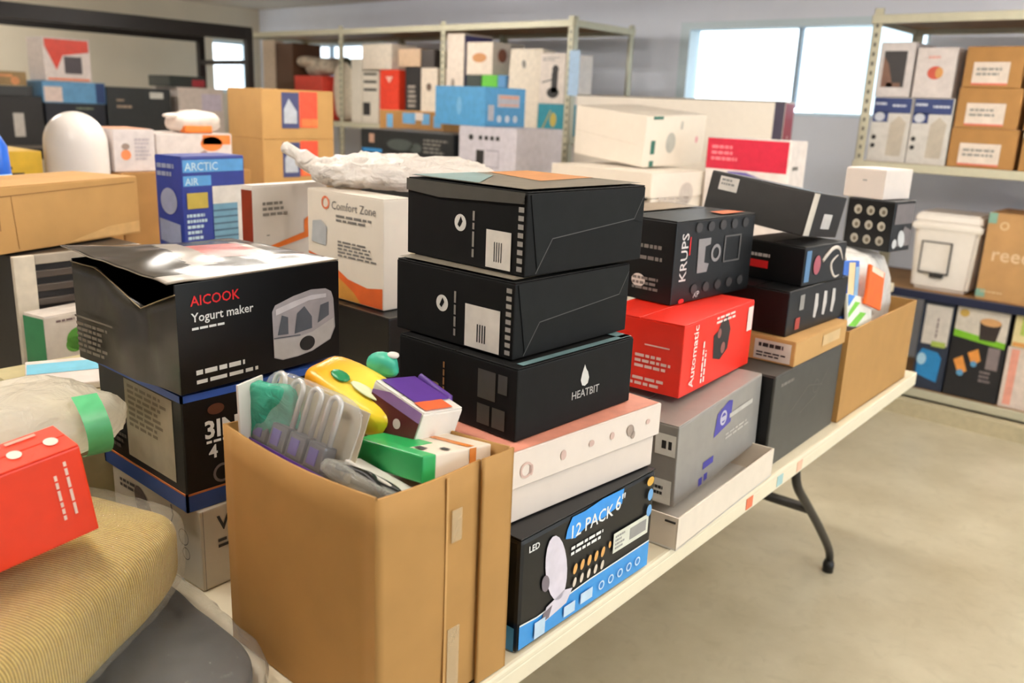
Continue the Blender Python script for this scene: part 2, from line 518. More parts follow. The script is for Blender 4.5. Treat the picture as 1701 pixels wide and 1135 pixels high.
folding_table('white folding table nearest the camera, under the yellow blanket', -1.08, -1.03, 2.42, .76, EDGE_ROT)
folding_table('white folding table behind the aisle table, under the long tan carton', -2.11, 1.62, 2.44, 1.0, 0)
folding_table('white folding table under the white boxes by the window', -2.26, 3.72, 1.50, .80, 90)
folding_table('white folding table under the stacked brown home store cartons', -3.60, 2.10, 2.44, .90, 0)
folding_table('white folding table under the light blue box near the far rack', -3.98, 3.92, 1.84, .78, 90)

# ================================================================== NEAR THINGS
# ---- open cardboard box of small goods at the table corner
def open_box():
    t = thing('cardboard_box', 'open tan cardboard box full of small packaged goods at table edge', 'box', (-.965, .78, .742), (0, 0, 0))
    W, D, H, k = .36, .258, .372, .004
    # walls as grids so that the rims can sag and the panels bow
    def wall(name, p0, p1, out, sag, bow, h=H):
        n, m = 12, 8
        vs, fs = [], []
        p0, p1, out = Vector(p0), Vector(p1), Vector(out)
        for side in (0, 1):
            for j in range(m + 1):
                for i in range(n + 1):
                    a, b = i / n, j / m
                    q = p0.lerp(p1, a)
                    z = b * h - sag * math.sin(math.pi * a) * b
                    o = bow * math.sin(math.pi * a) * math.sin(math.pi * b * .9) + .010 * (b - .5) * 0 - side * k
                    vs.append((q.x + out.x * o, q.y + out.y * o, z))
        S = (n + 1) * (m + 1)
        for j in range(m):
            for i in range(n):
                a = j * (n + 1) + i
                fs.append((a, a + 1, a + n + 2, a + n + 1))
                fs.append((S + a, S + a + n + 1, S + a + n + 2, S + a + 1))
        for i in range(n):
            a = m * (n + 1) + i
            fs.append((a, a + 1, S + a + 1, S + a))
        for j in range(m):
            for a in (j * (n + 1), j * (n + 1) + n):
                fs.append((a, a + n + 1, S + a + n + 1, S + a))
        return link(name, newmesh(name, vs, fs, KRAFT, True), t)
    wall('side_panel', (-W / 2, -D / 2, 0), (W / 2, -D / 2, 0), (0, -1, 0), .010, .006)
    wall('side_panel', (W / 2, D / 2, 0), (-W / 2, D / 2, 0), (0, 1, 0), .012, .004)
    wall('side_panel', (-W / 2, D / 2, 0), (-W / 2, -D / 2, 0), (-1, 0, 0), .004, .004)
    wall('side_panel', (W / 2, -D / 2, 0), (W / 2, D / 2 - .062, 0), (1, 0, 0), .003, .003, H - .004)
    wall('overlap_panel', (W / 2 + .008, D / 2 - .066, 0), (W / 2 + .008, D / 2, 0), (1, 0, 0), .001, .001, H)
    link('bottom', boxmesh('bottom', -W / 2, W / 2, -D / 2, D / 2, 0, .004, KRAFT), t)
    link('glued_seam', boxmesh('glued_seam', W / 2 + .002, W / 2 + .0045, -.005, -.001, .0, H - .01, KRAFT2), t)
    link('tape', boxmesh('tape', W / 2 + .0022, W / 2 + .0034, .004, .028, .0, .12, film('box_tape', (225, 200, 160), .25)), t)
    link('tape', boxmesh('tape', W / 2 + .0042, W / 2 + .0052, .006, .026, .26, .31, film('box_tape2', (225, 200, 160), .25)), t)
open_box()

# goods in the open box
def padlock_pack():
    t = thing('padlock_pack', 'clear blister pack of four padlocks sticking out of the open box', 'padlocks', (-1.035, .694, 1.068), (R_(-20), R_(2), 0))
    chrome = M((214, 212, 208), .22, 'metal', metal=.25, var=.03)
    body = M((120, 118, 122), .3, 'metal', metal=.6)
    for i in range(4):
        x = -.078 + i * .046
        p = link('padlock_body', boxmesh('padlock_body', x - .020, x + .020, -.012, .012, .012, .052, body, .004), t)
        link('number_label', boxmesh('number_label', x - .012, x + .008, -.0135, -.012, .020, .044, M((100, 84, 160), .4)), p)
        pts = [(x - .013, 0, .052), (x - .013, 0, .110)] + [(x - .013 * math.cos(a * math.pi / 8), 0, .110 + .013 * math.sin(a * math.pi / 8)) for a in range(1, 8)] + [(x + .013, 0, .110), (x + .013, 0, .052)]
        link('shackle', tube('shackle', pts, .0042, chrome, 8), t)
    link('backing_card', boxmesh('backing_card', -.105, .115, .018, .020, -.02, .118, M((186, 174, 150), .5), .001), t)
    link('printed_band', boxmesh('printed_band', -.105, .115, -.0165, -.015, -.02, .014, PURPLE, .0005), t)
    bl = blob('blister', .105, .019, .064, film('blister_film', (235, 238, 240), .02, .06, .15), e=6, amp=.002, freq=20, res=4)
    link('blister', bl, t, (.005, .002, .0))
    return t
padlock_pack()

t = thing('snack_bag', 'puffy yellow and orange packet at the back of the open box', 'packet', (-1.058, .838, 1.118), (R_(14), R_(20), R_(14)))
def ymat():
    m = bpy.data.materials.new('yellow_packet'); m.use_nodes = True
    nt = m.node_tree; b = nt.nodes['Principled BSDF']
    tc = nt.nodes.new('ShaderNodeTexCoord'); sp = nt.nodes.new('ShaderNodeSeparateXYZ'); r = nt.nodes.new('ShaderNodeValToRGB')
    nt.links.new(tc.outputs['Generated'], sp.inputs[0]); nt.links.new(sp.outputs['X'], r.inputs['Fac'])
    e = r.color_ramp.elements
    e[0].position = .15; e[0].color = (*lin((250, 172, 30)), 1); e[1].position = .95; e[1].color = (*lin((250, 214, 40)), 1)
    x = r.color_ramp.elements.new(.5); x.color = (*lin((252, 226, 90)), 1)
    nt.links.new(r.outputs['Color'], b.inputs['Base Color']); b.inputs['Roughness'].default_value = .28
    return m
link('pouch', blob('pouch', .086, .044, .028, ymat(), e=4.5, amp=.008, freq=14, seed=3, res=4, flat=False), t)
link('green_leaf_print', blob('green_leaf_print', .018, .012, .003, M((40, 140, 90), .3), e=2, amp=0, res=2, flat=False), t, (-.03, -.012, .055))
link('white_print', blob('white_print', .032, .010, .003, M((240, 246, 200), .3), e=2, amp=0, res=2, flat=False), t, (.022, -.010, .055))

t = thing('header_card_bag', 'teal plastic bag with white header card at left of open box', 'bag', (-1.119, .697, 1.074), (0, R_(-5), R_(20)))
link('header_card', boxmesh('header_card', -.014, -.010, -.03, .03, 0, .105, WHITE, .001), t, (0, 0, 0), (0, R_(4), 0))
link('bag', blob('bag', .046, .016, .050, film('teal_bag', (50, 178, 146), .72, .2, .6, 30), e=5, amp=.006, freq=30, seed=5), t, (.024, .01, 0))
t = thing('teal_wrapper', 'small teal wrapper behind the yellow packet in the open box', 'wrapper', (-1.045, .888, 1.165), (R_(10), 0, R_(20)))
link('sheet', blob('sheet', .028, .014, .020, TEAL, e=2.5, amp=.006, freq=40, seed=2, res=3, flat=False), t)
link('white_tip', blob('white_tip', .010, .008, .004, WHITE, e=2.5, amp=.003, freq=40, seed=4, res=2, flat=False), t, (.016, .004, .034))

b = Box('gift_box', 'purple and maroon gift box with white side in the open box', 'box', (-.908, .822, 1.088), 94, .091, .112, .070, WHITE, 'x', tilt=(14, 9))
b.pr('L', 'maroon_panel', M((96, 40, 42), .3), [('rect', .02, .03, .98, .72)])
b.pr('L', 'lilac_panel', M((150, 112, 170), .35), [('poly', [(.02, .72), (.98, .72), (.98, .97), (.35, .97), (.02, .80)])])
b.pr('L', 'round_print', M((214, 190, 190), .4), [('ell', .62, .42, .008, .008)])
b.pr('T', 'purple_panel', PURPLE, [('rect', .10, .25, .95, .97)])
b.pr('T', 'orange_panel', M((236, 104, 60), .4), [('rect', .06, .03, .75, .26)])
link('purple_rim', tube('purple_rim', [(.046, -.046, .0), (.050, -.02, .070), (.046, .046, .074)], .006, PURPLE, 8), b.o)
link('metal_eyelet', lathe('metal_eyelet', [(.008, 0), (.008, .004), (.004, .004)], M((200, 180, 120), .3, 'metal', metal=.8), 14), b.o, (.052, .02, .071))

b = Box('green_white_box', 'slim white box with bright green end and orange stripe in the open box', 'box', (-.815, .760, 1.090), 88.8, .138, .150, .038, WARMW, None, tilt=(-6, 7))
gv = [(-.0735, -.0705, -.0005), (-.047, -.0705, -.0005), (-.047, -.0705, .0387), (-.0735, -.0705, .0387)]
bm = bmesh.new(); add_box(bm, -.0698, -.044, -.0758, .0758, -.0003, .0387, .003)
add_box(bm, -.048, .0, -.02, .0758, .0375, .0388, .0004, 1)
link('green_end', bm_mesh('green_end', bm, GREEN), b.o)
b.pr('R', 'orange_stripe', M((214, 130, 60), .4), [('rect', .66, .02, .76, .98)])
b.pr('T', 'orange_stripe', M((214, 130, 60), .4), [('rect', .66, .02, .76, .98)], lift=.0006)
b.pr('T', 'black_marks', INKD, [('rect', .18, .2, .27, .32), ('rect', .36, .04, .43, .14)], lift=.0018)

t = thing('cable_blister', 'white edged blister of black cables at the front corner of open box', 'blister', (-.872, .702, 1.072), (R_(-30), R_(10), R_(8)))
link('tray', blob('tray', .072, .042, .014, film('cable_film', (190, 188, 180), .25, .1, .4), e=4, amp=.002, freq=30, res=3), t)
link('white_card', boxmesh('white_card', -.062, .072, .018, .052, .020, .026, WHITE, .002), t, (0, 0, 0), (R_(14), 0, 0))
link('black_cable', tube('black_cable', smooth_path([(-.05, -.01, .02), (-.01, .01, .026), (.02, -.015, .024), (.05, .005, .024), (.02, .018, .026), (-.03, .014, .024)], 6), .006, JET, 8), t)
link('black_cable', tube('black_cable', smooth_path([(-.045, -.024, .02), (0, -.02, .028), (.045, -.026, .02)], 6), .005, JET, 8), t)
t = thing('paper_filler', 'crumpled white paper stuffed deep inside the open box', 'paper', (-.965, .78, .748))
link('crumpled_paper', blob('crumpled_paper', .150, .105, .145, M((206, 198, 184), .7), e=8, amp=.006, freq=12, seed=9, crumple=.012), t)

# ---- LED light pack, white lidded carton, three black boxes
b = Box('light_pack', 'black and blue twelve pack light box on table corner', 'box', (-.783, .943, .742), 91, .400, .26, .205, JET, 'x', bev=.008)
b.pr('R', 'blue_band', BLUE, [('poly', [(.01, .03), (.985, .02), (.985, .27), (.5, .26), (.12, .22), (.01, .24)])])
b.pr('R', 'white_line', INKW, [('line', .01, .245, .12, .228, .003), ('line', .12, .228, .5, .268, .003), ('line', .5, .268, .985, .278, .003)])
b.pr('R', 'blue_splash', M((48, 150, 235), .4), [('poly', [(.29, .80), (.36, .76), (.45, .82), (.56, .80), (.71, .84), (.72, .98), (.55, .99), (.42, .965), (.33, .97), (.30, .88)])])
b.pr('R', 'lettering', INKW, [('text', '12 PACK', .315, .775, .034, 0, .012), ('text', '6"', .655, .80, .038, 0, .012), ('bars', .335, .60, .60, .70, 2), ('text', 'LED', .045, .86, .016, 0, .02)])
b.pr('R', 'lamp_picture', M((222, 214, 226), .35), [('ell', .235, .58, .028, .066, 14), ('poly', [(.16, .14), (.32, .19), (.36, .30), (.30, .33), (.18, .27)])])
b.pr('R', 'lamp_shadow', M((120, 110, 120), .35), [('ell', .165, .50, .010, .016, 14), ('poly', [(.15, .15), (.20, .16), (.22, .26), (.16, .23)])])
b.pr('R', 'bulb_pictures', M((226, 168, 92), .4), [('ell', .37 + i * .052, .47, .0055, .010, -15) for i in range(5)] + [('ell', .63, .50, .004, .007)])
b.pr('R', 'pale_bulbs', M((222, 208, 190), .4), [('ell', .37 + i * .052, .345, .0048, .009, -15) for i in range(5)])
b.pr('R', 'white_sticker', M((222, 222, 206), .5), [('rect', .655, .39, .95, .585)])
b.pr('R', 'sticker_print', INKG, [('bars', .67, .41, .75, .56, 4), ('rect', .79, .43, .93, .545)])
b.pr('R', 'icons', M((196, 220, 240), .4), [('rect', .10, .05, .17, .20), ('rect', .30, .07, .38, .17), ('rect', .42, .09, .51, .19)] + [('ring', .58 + i * .075, .145, .009, .006) for i in range(5)])
b.pr('R', 'side_icons', M((110, 170, 225), .4), [('ell', .945, .78, .009, .012), ('ell', .945, .62, .009, .012)])
b.pr('R', 'amber_icon', M((220, 170, 70), .4), [('ell', .935, .92, .012, .009)])
b.pr('L', 'blue_band', BLUE, [('rect', .01, .03, .99, .24)])

b = Box('lidded_carton', 'white lidded carton with faded flower print under the black boxes', 'box', (-.831, .96, .949), 86.3, .389, .30, .118, M((226, 212, 200), .5, var=.02), None)
bm = bmesh.new()
a, c, h = .389 / 2 + .007, .15 + .007, .125
add_box(bm, -a, a, -c, c, h - .003, h, .002, 1)
for q in ((-a, a, -c, -c + .003), (-a, a, c - .003, c), (-a, -a + .003, -c, c), (a - .003, a, -c, c)): add_box(bm, *q, h - .062, h - .001, .001, 1)
link('lid', bm_mesh('lid', bm, M((232, 218, 206), .45, var=.02)), b.o)
lid = Box.__new__(Box); lid.wr, lid.wl, lid.h, lid.o, lid.layer = .403, .314, .125, b.o, 0
lid.pr('T', 'salmon_top', M((226, 150, 128), .5), [('rect', .01, .01, .99, .99)])
lid.pr('R', 'flower_print', M((214, 182, 170), .5), [('ring', .10, .72, .014, .010), ('ell', .13, .70, .004, .010), ('ell', .32, .74, .007, .009), ('ell', .50, .76, .007, .006), ('ell', .64, .76, .006, .007), ('ell', .90, .78, .006, .005)])
lid.pr('R', 'brown_bird_print', M((168, 150, 138), .5), [('ell', .77, .74, .010, .012, 30), ('ell', .79, .66, .006, .008)])

LOGO = M((214, 212, 206), .45)
def black_box(label, n, ang, wr, wl, h, kind, tilt=(0, 0)):
    b = Box('appliance_box', label, 'box', n, ang, wr, wl, h, BLACK2, 'x', 'stack of three black appliance boxes', tilt)
    if kind:
        s = .42 if kind == 2 else .48
        b.pr('L', 'round_logo', LOGO, [('ell', s, .52, .0145, .0145)])
        b.pr('L', 'logo_mark', JET, [('poly', [(s - .022, .49), (s + .004, .60), (s + .020, .54), (s - .004, .46)])])
        b.pr('L', 'side_lettering', M((140, 136, 128), .5), [('bars', s + .095, .12, s + .125, .92, 1, 'v')])
        b.pr('L', 'barcode_label', M((220, 214, 204), .5), [('rect', .70, .04, .895, .50) if kind == 3 else ('rect', .62, .03, .90, .60)])
        b.pr('L', 'barcode', INKD, [('rect', .765 + i * .018 if kind == 3 else .72 + i * .02, .12, .772 + i * .018 if kind == 3 else .73 + i * .02, .36) for i in range(4)])
        b.pr('L', 'edge_icons', M((150, 146, 140), .5), [('rect', .945, .06 + i * .1, .985, .12 + i * .1) for i in range(9)])
        b.pr('R', 'side_flap', M((28, 29, 29), .55, spec=.12), [('poly', [(.09, .05), (.20, .42), (.90, .56), (.985, .50), (.985, .97), (.02, .97)])], lift=.0016)
        b.pr('R', 'flap_crease', M((74, 73, 70), .5), [('line', .075, .03, .195, .43, .0016), ('line', .195, .43, .90, .57, .0016), ('line', .90, .57, .985, .88, .0014)], lift=.0022)
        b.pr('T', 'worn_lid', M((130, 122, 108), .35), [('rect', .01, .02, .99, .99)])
        if kind == 3:
            b.pr('L', 'worn_flap', M((70, 68, 62), .45), [('poly', [(.005, .84), (.3, .80), (.98, .86), (.995, .99), (.005, .99)])])
            b.pr('T', 'copper_print', M((216, 150, 92), .35), [('poly', [(.45, .35), (.98, .40), (.98, .98), (.62, .98)])])
            b.pr('T', 'teal_print', M((140, 168, 168), .35), [('poly', [(.02, .40), (.45, .75), (.5, .98), (.02, .98)])])
    else:
        b.pr('R', 'flame_logo', LOGO, [('poly', [(.545, .80), (.525, .68), (.515, .58), (.53, .50), (.555, .48), (.58, .51), (.588, .59), (.575, .68), (.558, .73)])])
        b.pr('R', 'lettering', M((176, 174, 170), .5), [('text', 'HEATBIT', .44, .33, .020, 0, .01)])
        b.pr('L', 'grey_pictures', M((66, 66, 62), .4), [('rect', .70, .10, .80, .38), ('rect', .82, .10, .92, .38), ('rect', .70, .46, .84, .86), ('rect', .86, .6, .93, .86)])
        b.pr('L', 'side_lettering', M((150, 110, 70), .5), [('bars', .40, .2, .425, .9, 1, 'v')])
        b.pr('T', 'teal_edge', M((110, 140, 144), .4), [('rect', .05, .01, .99, .06), ('rect', .9, .02, .99, .9)])
    return b
black_box('bottom black box of the three stack, printed with a white flame', (-.850, .995, 1.0765), 89, .318, .287, .124, 0)
black_box('middle black box of the three stack, with wide barcode label', (-.881, 1.016, 1.2035), 89.7, .319, .284, .128, 2)
black_box('top black box of the three stack, with round logo and copper lid', (-.886, 1.043, 1.336), 87.8, .316, .293, .136, 3)

# ---- silver box in a white tray, red box, black espresso box
t = thing('shallow_tray', 'shallow white carton tray under the silver box', 'tray', (-.808, 1.685, .742), (0, 0, R_(4.0)))
link('base', boxmesh('base', -.30, .01, -.255, .255, 0, .004, WHITE), t)
for q in ((.006, .010, -.255, .255), (-.30, -.296, -.255, .255)): link('long_side', boxmesh('long_side', *q, 0, .072, WARMW, .001), t)
for q in ((-.296, .006, -.255, -.251), (-.296, .006, .251, .255)): link('short_side', boxmesh('short_side', *q, 0, .072, WARMW, .001), t)
link('tuck_slot', boxmesh('tuck_slot', -.020, .004, -.2565, -.255, .058, .062, INKD), t)
b = Box('silver_box', 'large silver grey box with purple logos tipped into white tray', 'box', (-.842, 1.515, .788), 94, .440, .26, .186, SILVER, 'x', tilt=(0, -2.5))
b.pr('R', 'purple_logo', M((70, 66, 160), .45), [('poly', [(.40, .55), (.60, .62), (.61, .90), (.56, .93), (.43, .84)]), ('rect', .30, .22, .42, .31), ('rect', .26, .03, .30, .13), ('rect', .32, .05, .36, .14)])
b.pr('R', 'logo_star', M((196, 194, 210), .45), [('ring', .505, .74, .018, .012), ('rect', .47, .70, .54, .76)])
b.pr('R', 'lettering', M((196, 192, 184), .45), [('rect', .58, .68, .88, .74), ('bars', .55, .40, .92, .50, 2)])
b.pr('L', 'white_sticker', M((226, 224, 216), .5), [('rect', .80, .62, .985, .88), ('rect', .76, .02, .97, .32)])
b.pr('L', 'sticker_print', INKD, [('rect', .86, .70, .90, .80), ('rect', .92, .70, .95, .80), ('bars', .80, .10, .92, .24, 2)])

b = Box('coffee_box', 'bright red box with black machine photo on the silver box', 'box', (-.906, 1.606, .996), 94.3, .385, .22, .165, RED, 'x')
b.pr('R', 'machine_photo', M((34, 32, 34), .35), [('poly', [(.42, .36), (.52, .30), (.62, .42), (.64, .70), (.58, .92), (.50, .88), (.46, .74), (.40, .70)])])
b.pr('R', 'machine_highlight', M((150, 90, 84), .35), [('ell', .48, .70, .010, .012), ('ell', .55, .46, .012, .014)])
b.pr('R', 'lettering', M((250, 222, 212), .5), [('text', 'Automatic', .165, .08, .034, 88, .015), ('bars', .25, .08, .32, .72, 2, 'v'), ('bars', .42, .84, .80, .96, 2), ('rect', .90, .55, .98, .92)])
b.pr('L', 'lettering', M((245, 205, 196), .5), [('bars', .48, .30, .92, .52, 3), ('bars', .40, .05, .95, .20, 2), ('rect', .58, .64, .86, .66)])
b = Box('espresso_box', 'black coffee machine box with vertical silver lettering on the red box', 'box', (-1.03, 1.745, 1.163), 87, .355, .28, .198, JET, 'x')
b.pr('R', 'lettering', M((216, 212, 208), .5), [('text', 'KRUPS', .150, .26, .040, 90, .008), ('text', 'XP', .26, .04, .022, 0, .0)])
b.pr('R', 'red_line', INKR, [('rect', .165, .58, .178, .80), ('ell', .12, .03, .012, .006)])
b.pr('R', 'machine_photo', M((140, 138, 138), .35), [('poly', [(.28, .34), (.40, .34), (.42, .44), (.36, .46), (.36, .66), (.42, .68), (.42, .76), (.27, .76)]), ('ring', .50, .56, .022, .014)])
b.pr('R', 'photo_frame', M((92, 90, 88), .35), [('rect', .60, .42, .82, .44), ('rect', .60, .74, .82, .76), ('rect', .60, .42, .615, .76), ('rect', .805, .42, .82, .76)])
b.pr('R', 'small_pictures', M((58, 55, 54), .4), [('ell', .26 + i * .15, q, .014, .012) for i in range(5) for q in (.90, .15)])
b.pr('L', 'white_badge', M((222, 216, 208), .45), [('ell', .66, .24, .020, .016)])
b.pr('L', 'lettering', M((120, 116, 110), .5), [('bars', .55, .62, .9, .70, 1), ('bars', .55, .48, .9, .56, 1), ('bars', .60, .12, .9, .30, 3)])
b.pr('T', 'lid_print', M((150, 132, 110), .35), [('rect', .10, .55, .9, .96)])
b.pr('T', 'orange_print', M((220, 110, 60), .4), [('poly', [(.62, .06), (.92, .06), (.88, .20), (.66, .22)])])

# ---- stack further along: grey flat box, tan tray, black boxes
b = Box('monitor_box', 'tall dark grey box at table edge beside the silver box', 'box', (-.843, 1.962, .741), 92.4, .472, .30, .246, M((70, 69, 64), .45), 'x')
b.pr('R', 'lettering', M((128, 124, 116), .5), [('bars', .08, .84, .26, .90, 1)])
b.pr('R', 'faint_picture', M((92, 90, 84), .45), [('line', .25, .5, .5, .7, .003), ('line', .5, .7, .72, .62, .003), ('line', .4, .42, .62, .52, .003), ('ring', .62, .64, .02, .017), ('line', .62, .5, .8, .78, .003)])
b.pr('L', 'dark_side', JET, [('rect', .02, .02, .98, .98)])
b = Box('shallow_tan_box', 'shallow tan cardboard box with white label under black boxes', 'box', (-.849, 2.072, .988), 91.5, .364, .22, .066, KRAFT2, 'x')
b.pr('L', 'white_label', M((214, 210, 198), .5), [('rect', .50, .08, .95, .86)])
b.pr('L', 'label_print', INKD, [('bars', .55, .5, .9, .78, 1), ('bars', .53, .16, .92, .4, 2)])
b.pr('R', 'faded_label', M((212, 180, 130), .5), [('rect', .5, .35, .85, .8)])
b = Box('tool_box', 'black box with three white tool photos on the tan box', 'box', (-.892, 2.096, 1.0545), 89.4, .381, .20, .119, JET, 'x')
b.pr('R', 'tool_photos', M((206, 200, 194), .4), [('poly', [(.42 + i * .15, .25), (.46 + i * .15, .22), (.485 + i * .15, .5), (.47 + i * .15, .78), (.42 + i * .15, .80)]) for i in range(3)])
b.pr('R', 'lettering', M((150, 146, 140), .5), [('rect', .17, .52, .24, .86)])
b.pr('R', 'red_tab', M((170, 60, 50), .5), [('rect', .13, .1, .2, .36)])
b = Box('clipper_box', 'small black box with red label below the tilted black box', 'box', (-.903, 2.185, 1.1745), 84, .222, .20, .104, JET, 'x')
b.pr('L', 'red_label', INKR, [('rect', .16, .30, .48, .50)])
b.pr('L', 'lettering', M((190, 180, 176), .5), [('bars', .17, .55, .50, .70, 1)])
b.pr('R', 'blue_print', M((90, 130, 170), .4), [('rect', .03, .1, .14, .9)])
b.pr('R', 'pink_print', M((170, 84, 96), .4), [('ell', .30, .5, .018, .026)])
t = thing('white_cable', 'white looped cable beside the small black red label box', 'cable', (-.90, 2.30, 1.1745))
link('cord', tube('cord', smooth_path([(.006, -.02, .06), (.014, .02, .09), (.014, .07, .085), (.014, .10, .03), (.012, .06, .01), (.010, .03, .05), (.012, .09, .075), (.012, .13, .05)], 6), .005, M((210, 200, 190), .4), 8), t)
b = Box('tilted_box', 'flat black box lying tilted, with small white sticker and white edge', 'box', (-.935, 2.225, 1.300), 94, .29, .295, .118, M((44, 42, 40), .4), 'x', tilt=(7, 6))
b.pr('L', 'white_sticker', M((226, 220, 212), .5), [('rect', .10, .60, .29, .92)])
b.pr('L', 'sticker_print', INKG, [('bars', .12, .70, .27, .88, 2)])
b.pr('R', 'white_edge', M((214, 204, 190), .45), [('rect', .0, .02, .16, .98)])
b.pr('R', 'white_label', M((206, 200, 196), .5), [('rect', .42, .2, .68, .55)])
b.pr('R', 'dark_print', JET, [('rect', .18, .02, .98, .98)], lift=.0008)

# ---- second open cardboard box with its contents, dial box and white box
t = thing('cardboard_box', 'tan cardboard box at far end of aisle table with colourful packets', 'box', (-1.062, 2.77, .742), (0, 0, R_(1.6)))
W, D, H = .40, .655, .276
link('bottom', boxmesh('bottom', -W / 2, W / 2, -D / 2, D / 2, 0, .005, KRAFT), t)
for q in ((-W / 2, -W / 2 + .005, -D / 2, D / 2), (W / 2 - .005, W / 2, -D / 2, D / 2)): link('side_panel', boxmesh('side_panel', *q, 0, H, KRAFT, .001), t)
for q in ((-W / 2 + .005, W / 2 - .005, -D / 2, -D / 2 + .005), (-W / 2 + .005, W / 2 - .005, D / 2 - .005, D / 2)): link('side_panel', boxmesh('side_panel', *q, 0, H, KRAFT, .001), t)
t = thing('goods_bag', 'bulging white plastic bag filling the far cardboard box', 'bag', (-1.085, 2.80, .75))
link('bag', blob('bag', .150, .27, .222, film('goods_film', (232, 228, 222), .85, .25, .5), e=5, amp=.02, freq=6, seed=11, crumple=.016), t)
b = Box('orange_card', 'orange card packet standing in the far cardboard box', 'packet', (-.872, 2.605, 1.075), 92, .165, .010, .120, M((250, 104, 24), .45), None, tilt=(-6, 16))
b.pr('R', 'pale_tab', M((250, 214, 190), .5), [('rect', .1, .84, .9, .98)])
b = Box('green_white_packet', 'lime green and white striped packet leaning out of far cardboard box', 'packet', (-.866, 2.462, 1.030), 92, .24, .010, .095, M((234, 234, 222), .45), None, tilt=(-12, 12))
b.pr('R', 'green_stripes', M((120, 200, 60), .45), [('poly', [(.02, .02), (.30, .02), (.75, .5), (.5, .5)]), ('poly', [(.02, .4), (.02, .25), (.5, .8), (.3, .8)])])
b.pr('R', 'blue_corner', M((70, 140, 220), .45), [('poly', [(.02, .98), (.02, .6), (.3, .98)])])
b = Box('blue_packet', 'tall blue and cream packet at near end of far cardboard box', 'packet', (-.888, 2.462, 1.03), 92, .14, .015, .185, M((56, 110, 200), .45), None, tilt=(-6, 6))
b.pr('R', 'cream_panel', M((232, 206, 160), .5), [('rect', .30, .35, .70, .97)])
b.pr('R', 'sky_panel', M((140, 190, 225), .5), [('rect', .72, .3, .97, .9)])
b = Box('dial_box', 'black box printed with nine silver dials, above far cardboard box', 'box', (-.911, 2.854, 1.2), 81, .133, .160, .160, JET, 'x')
b.pr('L', 'dial_photos', M((176, 170, 156), .4), [('ell', .24 + i * .27, .20 + j * .29, .0135, .015) for i in range(3) for j in range(3)])
b.pr('L', 'dial_centres', M((110, 100, 84), .4), [('ell', .25 + i * .27, .19 + j * .29, .006, .007) for i in range(3) for j in range(3)])
b.pr('R', 'grey_photo', M((112, 104, 104), .4), [('rect', .08, .55, .95, .95), ('poly', [(.3, .1), (.95, .1), (.95, .4), (.6, .5)])])
b.pr('R', 'white_photo', M((200, 200, 200), .4), [('ell', .5, .25, .02, .03, 30), ('ell', .2, .16, .015, .015)])
b = Box('small_white_box', 'small plain white box on top of the nine dial box', 'box', (-.955, 2.862, 1.3615), 78, .155, .142, .094, M((226, 214, 206), .5, var=.02), 'x')
b.pr('L', 'small_logo', INKG, [('bars', .45, .55, .62, .64, 1)])

